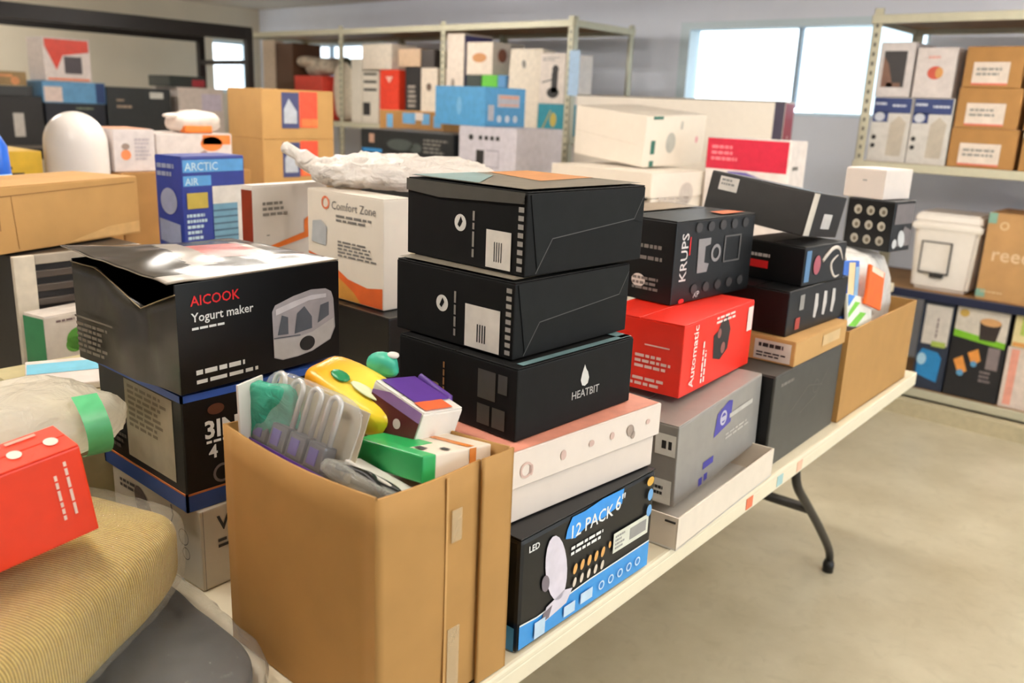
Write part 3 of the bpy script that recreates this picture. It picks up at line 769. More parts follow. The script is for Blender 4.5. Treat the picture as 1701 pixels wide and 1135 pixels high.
# ---- yogurt maker box with a lifted lid
def yogurt():
    wr, wl, h = .345, .325, .186
    b = Box('yogurt_maker_box', 'dented black yogurt maker box with glossy lifted lid', 'box', (-1.294, .664, 1.118), 94.6, wr, wl, h, JET, None, body=False)
    a, c = wr / 2, wl / 2
    link('front_panel', boxmesh('front_panel', -a, a, -c, -c + .004, 0, h, JET, .001), b.o)
    link('back_panel', boxmesh('back_panel', -a, a, c - .004, c, 0, h, JET, .001), b.o)
    link('end_panel', boxmesh('end_panel', a - .004, a, -c + .004, c - .004, 0, h, JET, .001), b.o)
    link('bottom_panel', boxmesh('bottom_panel', -a + .004, a - .004, -c + .004, c - .004, 0, .004, JET), b.o)
    # crumpled end panel with a dipping top edge
    n, m = 16, 8
    vs, fs = [], []
    for k in (0, 1):
        for j in range(m + 1):
            for i in range(n + 1):
                s, q = i / n, j / m
                top = h - .006 - .050 * max(0, 1 - abs(s - .68) / .42) ** 1.1
                bul = -.012 * math.sin(math.pi * s) * (1 - q) * q * 2 + .010 * noise.noise(Vector((s * 4, q * 3, 1.7)))* math.sin(math.pi*s)
                crease = .012 * max(0, 1 - abs(s - .66 - .12 * (1 - q)) / .10) * q
                vs.append((-a + bul + crease + k * .003, c - s * wl, q * top))
    S = (n + 1) * (m + 1)
    for j in range(m):
        for i in range(n):
            p = j * (n + 1) + i
            fs.append((p, p + 1, p + n + 2, p + n + 1)); fs.append((S + p, S + p + n + 1, S + p + n + 2, S + p + 1))
    for i in range(n):
        p = m * (n + 1) + i; fs.append((p, p + 1, S + p + 1, S + p))
    link('crumpled_end_panel', newmesh('crumpled_end_panel', vs, fs, M((52, 48, 40), .28, var=.2), True), b.o)
    link('torn_edge', tube('torn_edge', [(-a - .001, c - s * wl, h - .006 - .050 * max(0, 1 - abs(s - .68) / .42) ** 1.1) for s in [i / 16 for i in range(17)]], .0012, M((150, 132, 100), .6), 6), b.o)
    # lid: one glossy sheet, lifted at its far left side
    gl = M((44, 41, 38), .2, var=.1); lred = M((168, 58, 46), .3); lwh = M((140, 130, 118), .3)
    n = 56
    vs, fs, mi = [], [], []
    for k in (0, 1):
        for j in range(n + 1):
            for i in range(n + 1):
                x, y = i / n, j / n
                lift = .016 * (1 - x) ** 2 * (.3 + y) + .012 * math.sin(math.pi * x) * math.sin(math.pi * y) + .004 * noise.noise(Vector((x * 5, y * 5, 3)))
                dip = -.004 * (1 - x) * (1 - y)
                vs.append((-a - .014 * (1 - x) + x * wr, -c + y * wl * 1.02, h + .001 + max(0, lift + dip) * (0 if (y < .02 and x > .3) else 1) + k * .0025))
    S = (n + 1) ** 2
    for j in range(n):
        for i in range(n):
            p = j * (n + 1) + i
            x, y = (i + .5) / n, (j + .5) / n
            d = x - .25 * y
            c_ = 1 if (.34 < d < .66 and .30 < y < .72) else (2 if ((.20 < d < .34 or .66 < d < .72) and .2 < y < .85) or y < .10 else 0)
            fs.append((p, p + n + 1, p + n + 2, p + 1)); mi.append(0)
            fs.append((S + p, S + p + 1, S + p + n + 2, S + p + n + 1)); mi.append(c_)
    for i in range(n):
        for p, q in ((i, i + 1), (n * (n + 1) + i + 1, n * (n + 1) + i)):
            fs.append((p, q, S + q, S + p)); mi.append(2)
        p, q = (i + 1) * (n + 1), i * (n + 1)
        fs.append((p, q, S + q, S + p)); mi.append(2)
        p, q = i * (n + 1) + n, (i + 1) * (n + 1) + n
        fs.append((p, q, S + q, S + p)); mi.append(2)
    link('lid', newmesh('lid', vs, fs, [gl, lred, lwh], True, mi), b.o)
    b.pr('R', 'red_lettering', M((220, 28, 34), .4), [('text', 'AICOOK', .075, .790, .024, 0, .012)])
    b.pr('R', 'white_lettering', INKW, [('text', 'Yogurt maker', .075, .645, .0215, 0, .012), ('bars', .075, .56, .27, .60, 1), ('bars', .085, .13, .42, .21, 1), ('bars', .085, .05, .50, .115, 1)])
    grey = M((178, 172, 176), .35)
    b.pr('R', 'machine_photo', grey, [('poly', [(.545, .14), (.60, .10), (.70, .10), (.80, .12), (.93, .20), (.965, .32), (.955, .62), (.94, .70), (.90, .74), (.80, .755), (.68, .72), (.56, .66), (.54, .60)])])
    b.pr('R', 'photo_base', M((200, 196, 194), .35), [('poly', [(.548, .15), (.60, .11), (.70, .11), (.80, .13), (.925, .21), (.955, .32), (.955, .42), (.80, .32), (.70, .30), (.545, .32)])])
    b.pr('R', 'photo_dark', M((96, 100, 108), .35), [('poly', [(.57, .36), (.64, .35), (.64, .52), (.60, .55)]), ('poly', [(.68, .34), (.80, .36), (.80, .48), (.75, .60), (.70, .54)]), ('poly', [(.84, .40), (.92, .46), (.92, .60), (.86, .58)]), ('line', .545, .335, .72, .315, .002)])
    b.pr('R', 'photo_knob', INKD, [('ell', .765, .215, .018, .014)])
    b.pr('R', 'photo_shine', M((220, 216, 220), .35), [('poly', [(.56, .62), (.68, .67), (.80, .70), (.90, .69), (.90, .65), (.78, .65), (.66, .60), (.56, .56)])])
    b.pr('L', 'lettering', M((112, 104, 90), .5), [('bars', .08, .10, .42, .42, 6), ('rect', .07, .455, .46, .475)], lift=.014)
yogurt()

b = Box('kit_box', 'black box with royal blue rims under the yogurt maker box', 'box', (-1.312, .672, .897), 90, .34, .315, .212, JET, 'x', flapmat=ROYAL)
for nm, z0, z1, mt in (('top_rim', .200, .2125, ROYAL), ('bottom_rim', .0, .030, M((44, 74, 140), .4)), ('orange_line', .030, .0335, M((190, 110, 60), .5))):
    g = .0012 if nm != 'orange_line' else .0014
    bm = bmesh.new()
    a, c = .17 + g, .1575 + g
    for q in ((-a, a, -c, -c + .004), (-a, a, c - .004, c), (-a, -a + .004, -c, c), (a - .004, a, -c, c)): add_box(bm, *q, z0, z1)
    link(nm, bm_mesh(nm, bm, mt), b.o)
b.pr('L', 'text_label', M((164, 156, 134), .55), [('rect', .34, .22, .90, .93)])
b.pr('L', 'label_print', M((112, 104, 84), .5), [('bars', .38, .5, .86, .9, 8)])
b.pr('L', 'small_print', M((86, 78, 72), .5), [('bars', .10, .22, .33, .40, 3)])
b.pr('R', 'lettering', INKW, [('text', '3IN1', .11, .60, .044, 0, .03), ('text', '4', .13, .42, .034, 0, .02), ('bars', .12, .54, .4, .58, 1)])
b.pr('R', 'round_icons', M((110, 98, 96), .45), [('ring', .30, .44, .018, .014), ('ring', .20, .27, .018, .013), ('ring', .36, .26, .018, .013)])
b.pr('R', 'rust_print', M((92, 52, 36), .45), [('ell', .18, .84, .016, .010)])
b.pr('R', 'blue_print', M((30, 46, 84), .45), [('rect', .30, .78, .70, .90)])
b = Box('juicer_box', 'white box with brown leaf scroll print under the black blue box', 'box', (-1.300, .687, .742), 93, .33, .30, .154, M((206, 196, 178), .5, var=.03), None)
b.pr('R', 'lettering', INKD, [('text', 'Veo', .10, .70, .040, 0, .02), ('bars', .10, .46, .50, .60, 2)])
b.pr('R', 'edge_line', INKM, [('line', .015, .0, .015, 1., .001)])
b.pr('L', 'leaf_print', M((98, 82, 76), .5), [('ell', .40, .56, .026, .062, 30)])
b.pr('L', 'scroll_print', M((82, 74, 68), .5), [('line', .70, .92, .72, .80, .004), ('line', .72, .80, .66, .55, .003), ('line', .66, .55, .70, .22, .004), ('ring', .84, .38, .012, .0105), ('ring', .82, .58, .016, .0145), ('bars', .10, .78, .4, .92, 2)])

# ---- heater box behind, its black base box, white and orange carton, plastic bag
b = Box('black_carton', 'plain black carton under the white heater box', 'box', (-1.55, 1.330, .741), 89, .34, .38, .355, JET, 'x')
b.pr('T', 'worn_edge', M((120, 110, 96), .5), [('line', .01, .01, .99, .012, .003), ('line', .012, .01, .012, .99, .003)])
b = Box('heater_box', 'white heater box with orange wave and grey print behind yogurt box', 'box', (-1.613, 1.366, 1.098), 89, .085, .315, .275, M((226, 216, 202), .45, var=.02), 'y')
b.pr('L', 'orange_wave', M((214, 96, 40), .4), [('poly', [(.01, .01), (.99, .01), (.99, .20), (.80, .17), (.55, .21), (.30, .34), (.01, .40)])])
b.pr('L', 'gold_wave', M((200, 140, 60), .4), [('poly', [(.01, .01), (.72, .01), (.62, .10), (.40, .22), (.01, .30)])])
b.pr('L', 'lettering', M((116, 112, 108), .5), [('text', 'Comfort Zone', .34, .84, .030), ('bars', .40, .72, .90, .80, 2), ('bars', .42, .40, .92, .56, 5)])
b.pr('L', 'orange_ring', M((226, 120, 80), .5), [('ring', .26, .89, .017, .012)])
b.pr('L', 'heater_photo', M((176, 180, 184), .4), [('poly', [(.06, .50), (.26, .48), (.28, .66), (.20, .72), (.08, .70)])])
b = Box('orange_carton', 'white carton with orange stripe and dark red side near brown cartons', 'box', (-2.06, 1.29, .741), 97, .27, .045, .628, M((222, 214, 206), .45, var=.02), 'x')
b.pr('L', 'dark_red_side', M((128, 38, 18), .45), [('rect', .02, .02, .98, .98)])
b.pr('R', 'lettering', M((130, 124, 118), .5), [('bars', .12, .86, .50, .93, 3), ('rect', .16, .78, .2, .785)])
b.pr('R', 'orange_stripe', M((238, 122, 40), .4), [('poly', [(.20, .715), (.78, .76), (.78, .80), (.98, .86), (.98, .92), (.66, .835), (.66, .78), (.20, .735)])])
t = thing('plastic_bag', 'crumpled white plastic bag lying over the heater box', 'bag', (-1.82, 1.61, 1.376), (0, 0, R_(36)))
bagm = film('white_bag', (240, 232, 224), .92, .28, .9, 26, .08, .12)
link('bag_body', blob('bag_body', .24, .15, .034, bagm, e=2.6, amp=.012, freq=9, seed=6, crumple=.030, res=5), t)
link('bag_neck', tube('bag_neck', smooth_path([(-.16, -.03, .03), (-.23, -.04, .045), (-.28, -.045, .075), (-.32, -.05, .098)], 5), [.034] * 5 + [.026] * 5 + [.016] * 5 + [.010], bagm, 12), t)
link('bag_handle', tube('bag_handle', smooth_path([(.20, .02, .02), (.26, .03, .016), (.30, .035, .03)], 5), [.022] * 5 + [.010] * 5 + [.008], bagm, 10), t)
link('pink_contents', blob('pink_contents', .11, .08, .024, M((216, 170, 160), .5), e=3, amp=.006, freq=12, seed=2, res=3), t, (.0, -.03, .008))

# ---- things at the left edge of the frame
t = thing('folded_blanket', 'folded mustard ribbed blanket in clear plastic under red box', 'blanket', (-1.226, .228, .800), (0, 0, R_(29)))
def ribs():
    m = bpy.data.materials.new('ribbed_blanket'); m.use_nodes = True
    nt = m.node_tree; b = nt.nodes['Principled BSDF']
    tc = nt.nodes.new('ShaderNodeTexCoord'); w = nt.nodes.new('ShaderNodeTexWave')
    w.bands_direction = 'Y'; w.inputs['Scale'].default_value = 66; w.inputs['Distortion'].default_value = .6; w.inputs['Detail'].default_value = 1
    nt.links.new(tc.outputs['Object'], w.inputs['Vector'])
    r = nt.nodes.new('ShaderNodeValToRGB')
    r.color_ramp.elements[0].color = (*lin((158, 126, 52)), 1); r.color_ramp.elements[1].color = (*lin((236, 204, 112)), 1)
    nt.links.new(w.outputs['Fac'], r.inputs['Fac'])
    n2 = nt.nodes.new('ShaderNodeTexNoise'); n2.inputs['Scale'].default_value = 120
    nt.links.new(tc.outputs['Object'], n2.inputs['Vector'])
    mx = nt.nodes.new('ShaderNodeMixRGB'); mx.blend_type = 'OVERLAY'; mx.inputs['Fac'].default_value = .25
    nt.links.new(r.outputs['Color'], mx.inputs['Color1']); nt.links.new(n2.outputs['Fac'], mx.inputs['Color2'])
    nt.links.new(mx.outputs['Color'], b.inputs['Base Color'])
    bp = nt.nodes.new('ShaderNodeBump'); bp.inputs['Strength'].default_value = .8; bp.inputs['Distance'].default_value = .004
    nt.links.new(w.outputs['Fac'], bp.inputs['Height']); nt.links.new(bp.outputs['Normal'], b.inputs['Normal'])
    b.inputs['Roughness'].default_value = .85
    return m
link('blanket', blob('blanket', .206, .385, .074, ribs(), e=5.2, amp=.010, freq=7, seed=1, res=6), t)
link('plastic_wrap', blob('plastic_wrap', .214, .392, .080, film('clear_wrap', (250, 244, 225), .05, .06, 1.0, 14, .22), e=5.2, amp=.010, freq=7, seed=1, res=6, crumple=.007), t)

b = Box('red_box', 'glossy orange red box lying on the mustard blanket', 'box', (-1.172, .232, .962), 89.5, .236, .085, .138, M((240, 62, 30), .35, var=.04), 'x', tilt=(3, -8))
b.pr('R', 'lettering', M((250, 214, 200), .5), [('bars', .815, .26, .845, .84, 1, 'v'), ('bars', .88, .28, .91, .90, 1, 'v')])
b.pr('T', 'bulb_icons', M((250, 220, 206), .5), [('ell', .30 + .20 * i, .42, .009, .013) for i in range(4)])
b.pr('T', 'pale_lettering', M((250, 170, 150), .5), [('bars', .2, .75, .95, .92, 1)])

t = thing('air_pillow_bag', 'clear plastic bag with green tape strip beside the yogurt box', 'bag', (-1.545, .355, .985), (0, 0, R_(-6)))
link('bag', blob('bag', .135, .30, .062, film('pillow_film', (252, 246, 230), .62, .12, .6, 18, .3, .45), e=2.6, amp=.018, freq=8, seed=21, crumple=.012, res=5), t)
n = 10
vs, fs = [], []
for i in range(n + 1):
    a = -1.15 + 1.9 * i / n
    for y in (.215, .255):
        vs.append((.145 * math.cos(a) * .98 + .006, y - .02 * i / n, .075 + .078 * math.sin(a)))
for i in range(n): fs.append((2 * i, 2 * i + 1, 2 * i + 3, 2 * i + 2))
link('green_tape', newmesh('green_tape', vs, fs, M((92, 192, 130), .35), True), t)
link('pink_print', blob('pink_print', .03, .09, .02, M((232, 120, 110), .4), e=3, amp=.004, freq=20, res=3), t, (.085, -.17, .03))
b = Box('beige_carton', 'plain beige carton under the clear plastic bag', 'box', (-1.64, .62, .741), 90, .20, .44, .245, M((196, 184, 140), .6), 'y')
b = Box('slate_carton', 'narrow slate blue carton between beige carton and blanket', 'box', (-1.615, .545, .741), 90, .06, .30, .225, M((66, 84, 104), .5), None)
t = thing('flat_packet', 'flat dark grey packet in clear plastic under the blanket', 'packet', (-1.235, .362, .742))
link('grey_contents', blob('grey_contents', .270, .268, .022, M((70, 70, 72), .6, bump=.3), e=5, amp=.005, freq=14, seed=14, res=5), t)
link('plastic_wrap', blob('plastic_wrap', .290, .284, .025, film('grey_wrap', (205, 205, 200), .10, .06, 1.0, 12, .25), e=5, amp=.006, freq=10, seed=14, res=5, crumple=.008), t)

b = Box('grille_heater', 'black louvred grille panel with pale frame under the tan carton', 'heater', (-2.335, .775, .741), 94, .34, .28, .450, M((40, 36, 34), .4), None)
for i in range(6):
    link('slat', boxmesh('slat', -.13, .165, -.152, -.140, .21 + i * .036, .228 + i * .036, M((78, 68, 60), .35), .002), b.o)
link('pale_post', boxmesh('pale_post', -.170, -.118, -.156, -.140, .10, .450, M((224, 214, 196), .45), .003), b.o)
link('pale_strut', tube('pale_strut', [(-.04, -.158, .19), (.10, -.158, .34)], .009, M((206, 196, 178), .45), 8), b.o)
link('top_rail', boxmesh('top_rail', -.118, .17, -.154, -.140, .425, .450, M((170, 160, 146), .4), .003), b.o)
b = Box('salad_box', 'white and green box with salad photo at left of yogurt box', 'box', (-2.20, .790, .741), 102, .15, .085, .318, M((220, 210, 200), .45), 'x')
b.pr('L', 'green_side', M((58, 140, 92), .4), [('rect', .02, .02, .98, .98)])
b.pr('R', 'salad_photo', M((92, 158, 62), .5), [('ell', .60, .78, .036, .030), ('ell', .5, .74, .024, .02)])
b.pr('R', 'lettering', M((120, 100, 100), .5), [('bars', .2, .93, .7, .96, 1)])
b = Box('tall_white_box', 'tall white box at left edge under the purple box', 'box', (-2.16, .50, .741), 92, .145, .16, .455, M((222, 216, 196), .5), 'x')
b.pr('R', 'lilac_panel', M((176, 172, 190), .5), [('rect', .25, .80, .90, .95)])
b = Box('purple_box', 'small purple box on the tall white box at left edge', 'box', (-2.17, .485, 1.197), 92, .16, .15, .085, PURPLE, 'x')
b = Box('flat_blue_box', 'flat white box with light blue stripe at left edge', 'box', (-1.85, .615, .9875), 70, .16, .20, .016, M((226, 214, 206), .5), None)
b.pr('T', 'blue_stripe', M((120, 196, 222), .5), [('rect', .02, .45, .98, .85)])

b = Box('long_carton', 'long worn tan carton with dented lid left of the blue box', 'box', (-2.290, .640, 1.196), 112, .60, .24, .165, KRAFT2, 'x')
b.pr('R', 'fold_crease', M((150, 108, 58), .7), [('line', .30, .05, .285, .85, .002), ('line', .02, .84, .98, .90, .0025), ('line', .22, .35, .22, .7, .003)])
b.pr('R', 'torn_lower_flap', M((214, 172, 112), .7), [('poly', [(.55, .03), (.99, .03), (.99, .22), (.80, .20)])], lift=.0025)
b = Box('air_cooler_box', 'blue box with white air cooler photo behind the yogurt box', 'box', (-2.46, 1.305, .741), 98, .232, .125, .677, M((40, 60, 150), .4), 'x')
b.pr('R', 'sky_print', M((90, 160, 225), .4), [('rect', .02, .93, .98, .985), ('rect', .02, .87, .45, .915)])
b.pr('R', 'logo_lettering', M((200, 228, 246), .4), [('text', 'ARCTIC', .05, .938, .034, 0, .01), ('text', 'AIR', .05, .875, .030, 0, .01), ('bars', .05, .60, .36, .75, 6)])
b.pr('R', 'cooler_photo', M((226, 224, 222), .4), [('rect', .46, .785, .98, .865), ('rect', .86, .50, .97, .80)])
b.pr('R', 'cooler_grille', M((112, 160, 190), .4), [('rect', .46, .50, .86, .785)])
b.pr('R', 'grille_lines', M((70, 104, 130), .4), [('rect', .46, .51 + i * .030, .86, .518 + i * .030) for i in range(9)])
b.pr('R', 'yellow_panel', M((190, 170, 80), .4), [('rect', .06, .77, .38, .84)])
b.pr('L', 'side_photos', M((150, 160, 190), .4), [('ell', .5, .80, .04, .04), ('poly', [(.1, .62), (.9, .60), (.9, .70), (.1, .72)]), ('bars', .1, .90, .9, .97, 2)])

# ================================================================== MIDDLE DISTANCE
WT = M((232, 222, 208), .45, var=.02)
b = Box('lidded_white_box', 'white box with half open lid under the green striped box', 'box', (-2.067, 3.258, .741), 84, .44, .60, .595, WT, None)
bm = bmesh.new()
add_box(bm, -.225, .225, -.305, .305, .588, .606, .003, 1)
for q in ((-.23, .23, -.306, -.302), (-.231, -.227, -.305, .305), (.227, .231, -.305, .305)): add_box(bm, *q, .50, .606)
link('lid', bm_mesh('lid', bm, WT), b.o)
link('dark_gap', boxmesh('dark_gap', -.232, -.2305, -.29, .303, .485, .50, INKD), b.o)
b.pr('L', 'lettering', INKG, [('bars', .80, .93, .93, .955, 1)], lift=.008)
b.pr('R', 'faint_print', M((196, 186, 176), .5), [('ell', .55, .86, .05, .05), ('bars', .1, .78, .8, .84, 2)], lift=.008)
b = Box('green_stripe_box', 'white box with dark green stripe on its corner by window', 'box', (-2.257, 3.461, 1.352), 82, .435, .455, .232, WT, 'x', tilt=(4.8, -2.3))
b.pr('R', 'green_stripe', M((52, 110, 98), .45), [('rect', .10, .25, .17, .52), ('rect', .10, .0, .17, .12), ('rect', .10, .93, .26, .99)])
b.pr('R', 'round_print', M((180, 180, 172), .5), [('ell', .42, .46, .035, .048), ('rect', .56, .72, .60, .88)])
b.pr('R', 'pink_print', M((226, 160, 170), .5), [('ell', .86, .5, .010, .016)])
b.pr('L', 'fold_line', M((212, 200, 184), .5), [('line', .0, .5, .9, .42, .002)])
b = Box('long_white_box', 'long white box with crimson end standing before the window', 'box', (-2.07, 4.50, .741), 104, .26, 1.20, .945, WT, 'y')
b.pr('R', 'crimson_end', M((150, 34, 58), .45), [('rect', .02, .60, .98, .99)])
b.pr('R', 'end_lettering', M((226, 206, 196), .5), [('bars', .40, .66, .60, .86, 1, 'v')])
b.pr('L', 'navy_edge', M((60, 52, 72), .45), [('rect', .955, .6, .999, .995)])
b.pr('L', 'dark_top_line', M((90, 84, 74), .5), [('line', .0, .995, 1., .995, .006)])
b = Box('crimson_box', 'white box with crimson band and purple photo by window', 'box', (-1.605, 3.60, .741), 90, .16, .40, .765, M((222, 212, 206), .45), 'x')
b.pr('L', 'crimson_band', M((190, 28, 56), .4), [('rect', .0, .82, .97, .995)])
b.pr('L', 'band_lettering', M((236, 120, 130), .45), [('bars', .06, .86, .4, .96, 3)])
b.pr('L', 'purple_photo', M((96, 84, 150), .45), [('poly', [(.28, .66), (.80, .66), (.76, .77), (.5, .81), (.28, .81)])])
b.pr('R', 'dark_mark', INKM, [('rect', .15, .84, .5, .86)])

folding_table('white folding table under the long white crimson ended box', -2.45, 4.66, 1.84, .64, 90)
# row of tables in the middle of the room
b = None
HS = 'stacked brown home store cartons'
for k in range(4):
    lab = ['bottom brown home store carton of the four high stack', 'second lowest brown home store carton of the four high stack', 'third brown home store carton, just below the top one', 'topmost brown home store carton with navy and red labels'][k]
    b = Box('store_carton', lab, 'carton', (-3.52, 2.27, .741 + k * .2235), 90, .395, .285, .223, KRAFT2, 'x', HS)
    b.pr('R', 'navy_label', M((66, 72, 116), .45), [('rect', .26, .22, .50, .94)])
    b.pr('R', 'house_picture', M((190, 196, 206), .45), [('poly', [(.29, .32), (.29, .6), (.36, .82), (.47, .56), (.47, .32)])])
    b.pr('R', 'red_label', M((236, 84, 56), .45), [('rect', .505, .24, .76, .97)])
    b.pr('R', 'orange_label', M((244, 130, 70), .45), [('rect', .53, .26, .76, .42)], lift=.0022)
b = xbox('brown_carton', 'plain brown carton supporting the orange and white packages', 'carton', -3.36, .36, 1.535, 2.10, .741, 1.292, KRAFT3, flaps='x')
b.pr('L', 'dark_edge', M((60, 44, 32), .5), [('rect', .92, .02, .99, .98)])
b = xbox('orange_white_box', 'small white box with orange flower beside the white dome', 'box', -3.40, .24, 1.535, 1.70, 1.294, 1.455, M((222, 212, 210), .45), flaps='x')
b.pr('R', 'orange_flower', M((240, 140, 84), .45), [('ell', .28, .40, .020, .020)])
b.pr('R', 'grey_flower', M((150, 130, 120), .45), [('ell', .28, .60, .016, .012)])
b.pr('T', 'orange_lid', M((240, 180, 150), .45), [('rect', .02, .02, .98, .98)])
b.pr('R', 'lettering', M((190, 180, 186), .5), [('bars', .5, .25, .9, .8, 6)])
b = xbox('white_package', 'white package with orange top and dark photo behind blue box', 'package', -3.40, .24, 1.705, 2.04, 1.294, 1.44, M((226, 214, 208), .45), flaps='x')
b.pr('R', 'orange_print', M((244, 130, 50), .45), [('rect', .60, .70, .98, .97), ('ell', .72, .72, .05, .03)])
b.pr('R', 'dark_photo', M((170, 140, 130), .45), [('poly', [(.40, .28), (.62, .55), (.66, .5), (.5, .22)])])
t = thing('white_wrapped_parcel', 'crumpled white wrapped parcel with orange tape on white package', 'parcel', (-3.48, 1.91, 1.442))
link('wrap', blob('wrap', .07, .10, .042, M((232, 218, 206), .45), e=3, amp=.012, freq=14, seed=8, res=3, crumple=.01), t)
link('orange_tape', boxmesh('orange_tape', .03, .078, -.075, .045, .0, .030, M((246, 128, 40), .4), .006), t)
link('loose_corner', blob('loose_corner', .02, .03, .010, M((240, 230, 220), .4), e=2.5, amp=.004, freq=30, res=2, flat=False), t, (.03, -.115, .058))
t = thing('dome_cover', 'smooth white plastic dome standing behind the long tan carton', 'dome', (-3.44, 1.412, 1.20))
rad = .112
prof = [(.0, 0), (rad * .99, 0), (rad, .01), (rad * .995, .14), (rad * .985, .20)] + [(rad * .985 * math.cos(a * math.pi / 24), .20 + .118 * math.sin(a * math.pi / 24)) for a in range(1, 12)] + [(.002, .318)]
link('shell', lathe('shell', prof, M((240, 232, 226), .25, 'plastic', var=.01), 48), t)
link('rim', lathe('rim', [(rad, 0), (rad + .006, .0), (rad + .006, .012), (rad, .012)], M((226, 220, 214), .3, 'plastic', var=.01), 48), t)
xbox('dome_support_carton', 'brown carton hidden below the white dome', 'carton', -3.28, .34, 1.285, 1.495, .741, 1.199, KRAFT3, flaps='x')
b = xbox('yellow_case', 'yellow tool case with black latches left of white dome', 'case', -3.42, .3, 1.02, 1.28, .741, 1.375, M((214, 172, 40), .4), flaps='x')
b.pr('R', 'black_latches', INKD, [('rect', .55, .84, .75, .88), ('rect', .1, .72, .35, .76), ('rect', .05, .90, .6, .915)])
t = thing('blue_bottle', 'bright blue plastic bottle at left edge of the picture', 'bottle', (-2.95, .955, .741))
link('bottle', lathe('bottle', [(.04, 0), (.052, .01), (.054, .60), (.05, .68), (.03, .72), (.02, .735)], M((30, 104, 220), .3, 'plastic'), 28), t)
link('cap', lathe('cap', [(.022, .735), (.022, .765), (.018, .768)], M((40, 130, 235), .3, 'plastic'), 20), t)
link('label', lathe('label', [(.0546, .50), (.0546, .60)], M((150, 200, 245), .4), 28), t)

# far middle table
b = fbox('speaker_box', 'pale lavender white box with small black device photo under blue box', 'box', -3.594, -3.159, 3.60, .40, .741, 1.486, M((206, 202, 212), .45), flaps='x')
b.pr('L', 'black_dots', INKD, [('ell', .22, .92, .018, .016)] + [('rect', .36 + i * .1, .905, .42 + i * .1, .935) for i in range(4)])
b.pr('L', 'device_photo', INKD, [('rect', .32, .70, .46, .83)])
b.pr('L', 'photo_frame', M((170, 166, 180), .45), [('rect', .50, .705, .72, .715), ('rect', .50, .825, .72, .835), ('rect', .705, .705, .72, .835)])
b = fbox('light_blue_box', 'light blue box with machine pictures on the lavender box', 'box', -3.795, -3.40, 3.60, .34, 1.4875, 1.70, M((84, 160, 214), .4), flaps='x')
b.wr, b.wl = b.wr, b.wl
b.pr('R', 'machine_photo', M((196, 196, 206), .45), [('rect', .30, .50, .85, .82), ('rect', .08, .15, .22, .55)])
b.pr('R', 'round_icons', M((214, 226, 240), .45), [('ell', .35 + i * .2, .2, .02, .02) for i in range(3)])
b.pr('R', 'orange_print', M((226, 170, 150), .45), [('rect', .35, .72, .82, .80), ('rect', .35, .54, .82, .58)])
b.pr('L', 'pale_mark', M((120, 184, 226), .45), [('ell', .5, .5, .02, .05)])
b = fbox('grill_box', 'long black box with dark appliance photo behind the plastic bag', 'box', -4.45, -3.62, 3.58, .36, .741, 1.432, M((30, 32, 34), .4), flaps='y')
b.pr('L', 'dark_photo', M((74, 82, 80), .4), [('ell', .45, .88, .12, .035), ('ell', .62, .86, .05, .03)])
b.pr('L', 'figure_photo', M((190, 150, 130), .4), [('rect', .10, .88, .16, .96)])
b.pr('L', 'lettering', M((120, 118, 114), .5), [('bars', .70, .82, .95, .95, 4)])
b.pr('L', 'blue_strip', BLUE, [('rect', .02, .80, .25, .83)])
b = fbox('taped_carton', 'tan carton with light blue tape strips behind the brown stack', 'carton', -4.72, -4.10, 3.96, .30, .741, 1.545, KRAFT3, flaps='y')
b.pr('L', 'blue_tape', M((110, 170, 214), .5), [('rect', .12, .86, .22, .97), ('rect', .38, .90, .58, .985), ('rect', .68, .90, .80, .985), ('rect', .86, .88, .97, .97)])
b.pr('L', 'white_paper', M((236, 220, 206), .5), [('rect', .58, .93, .70, .99)])

# ================================================================== LEFT DARK RACK
def post(name, x, y, z, mat, parent, w=.05, t_=.004, sx=1, sy=1, holes=False, h0=0.0):
    """angle upright: two thin legs in an L"""
    bm = bmesh.new()
    add_box(bm, x, x + sx * w, y, y + sy * t_, h0, z) if sx > 0 else add_box(bm, x + sx * w, x, min(y, y + sy * t_), max(y, y + sy * t_), h0, z)
    add_box(bm, min(x, x + sx * t_), max(x, x + sx * t_), min(y, y + sy * w), max(y, y + sy * w), h0, z)
    o = link(name, bm_mesh(name, bm, mat), parent)
    if holes:
        bm = bmesh.new()
        k = 0.1
        while k < z - .05:
            xa = x + sx * w * .35
            add_box(bm, min(xa, xa + sx * .014), max(xa, xa + sx * .014), y - .0015, y - .0005, k, k + .022)
            k += .05
        link('slot_holes', bm_mesh('slot_holes', bm, M((96, 92, 84), .6)), o)['kind'] = 'stuff'
    return o
t = thing('dark_rack', 'dark steel storage rack with long beam along the left wall', 'rack', (-7.4, 1.4, 0))
for y in (-2.4, .3, 3.0):
    for x in (-.40, .40):
        link('upright', boxmesh('upright', x - .03, x + .03, y - .03, y + .03, 0, 2.14, BSTEEL, .004), t)
    for z in (.5, 1.1, 1.86):
        link('end_rung', boxmesh('end_rung', -.40, .40, y - .02, y + .02, z, z + .04, BSTEEL), t)
for x in (-.40, .40):
    for y0, y1 in ((-2.43, .3), (.3, 3.03)):
        link('top_beam', boxmesh('top_beam', x - .025, x + .025, y0, y1, 2.06, 2.17, BSTEEL, .004), t)
        link('shelf_beam', boxmesh('shelf_beam', x - .025, x + .025, y0, y1, 1.08, 1.16, BSTEEL, .004), t)
link('shelf_deck', boxmesh('shelf_deck', -.40, .40, -2.4, 3.0, 1.16, 1.18, M((110, 100, 90), .6)), t)
LG = 'boxes on the dark left rack'
SZ = 1.181
b = xbox('fryer_box', 'red and white appliance box highest on the dark rack', 'box', -7.0, .30, 2.70, 3.036, 1.648, 1.955, M((226, 214, 210), .45), LG, 'x')
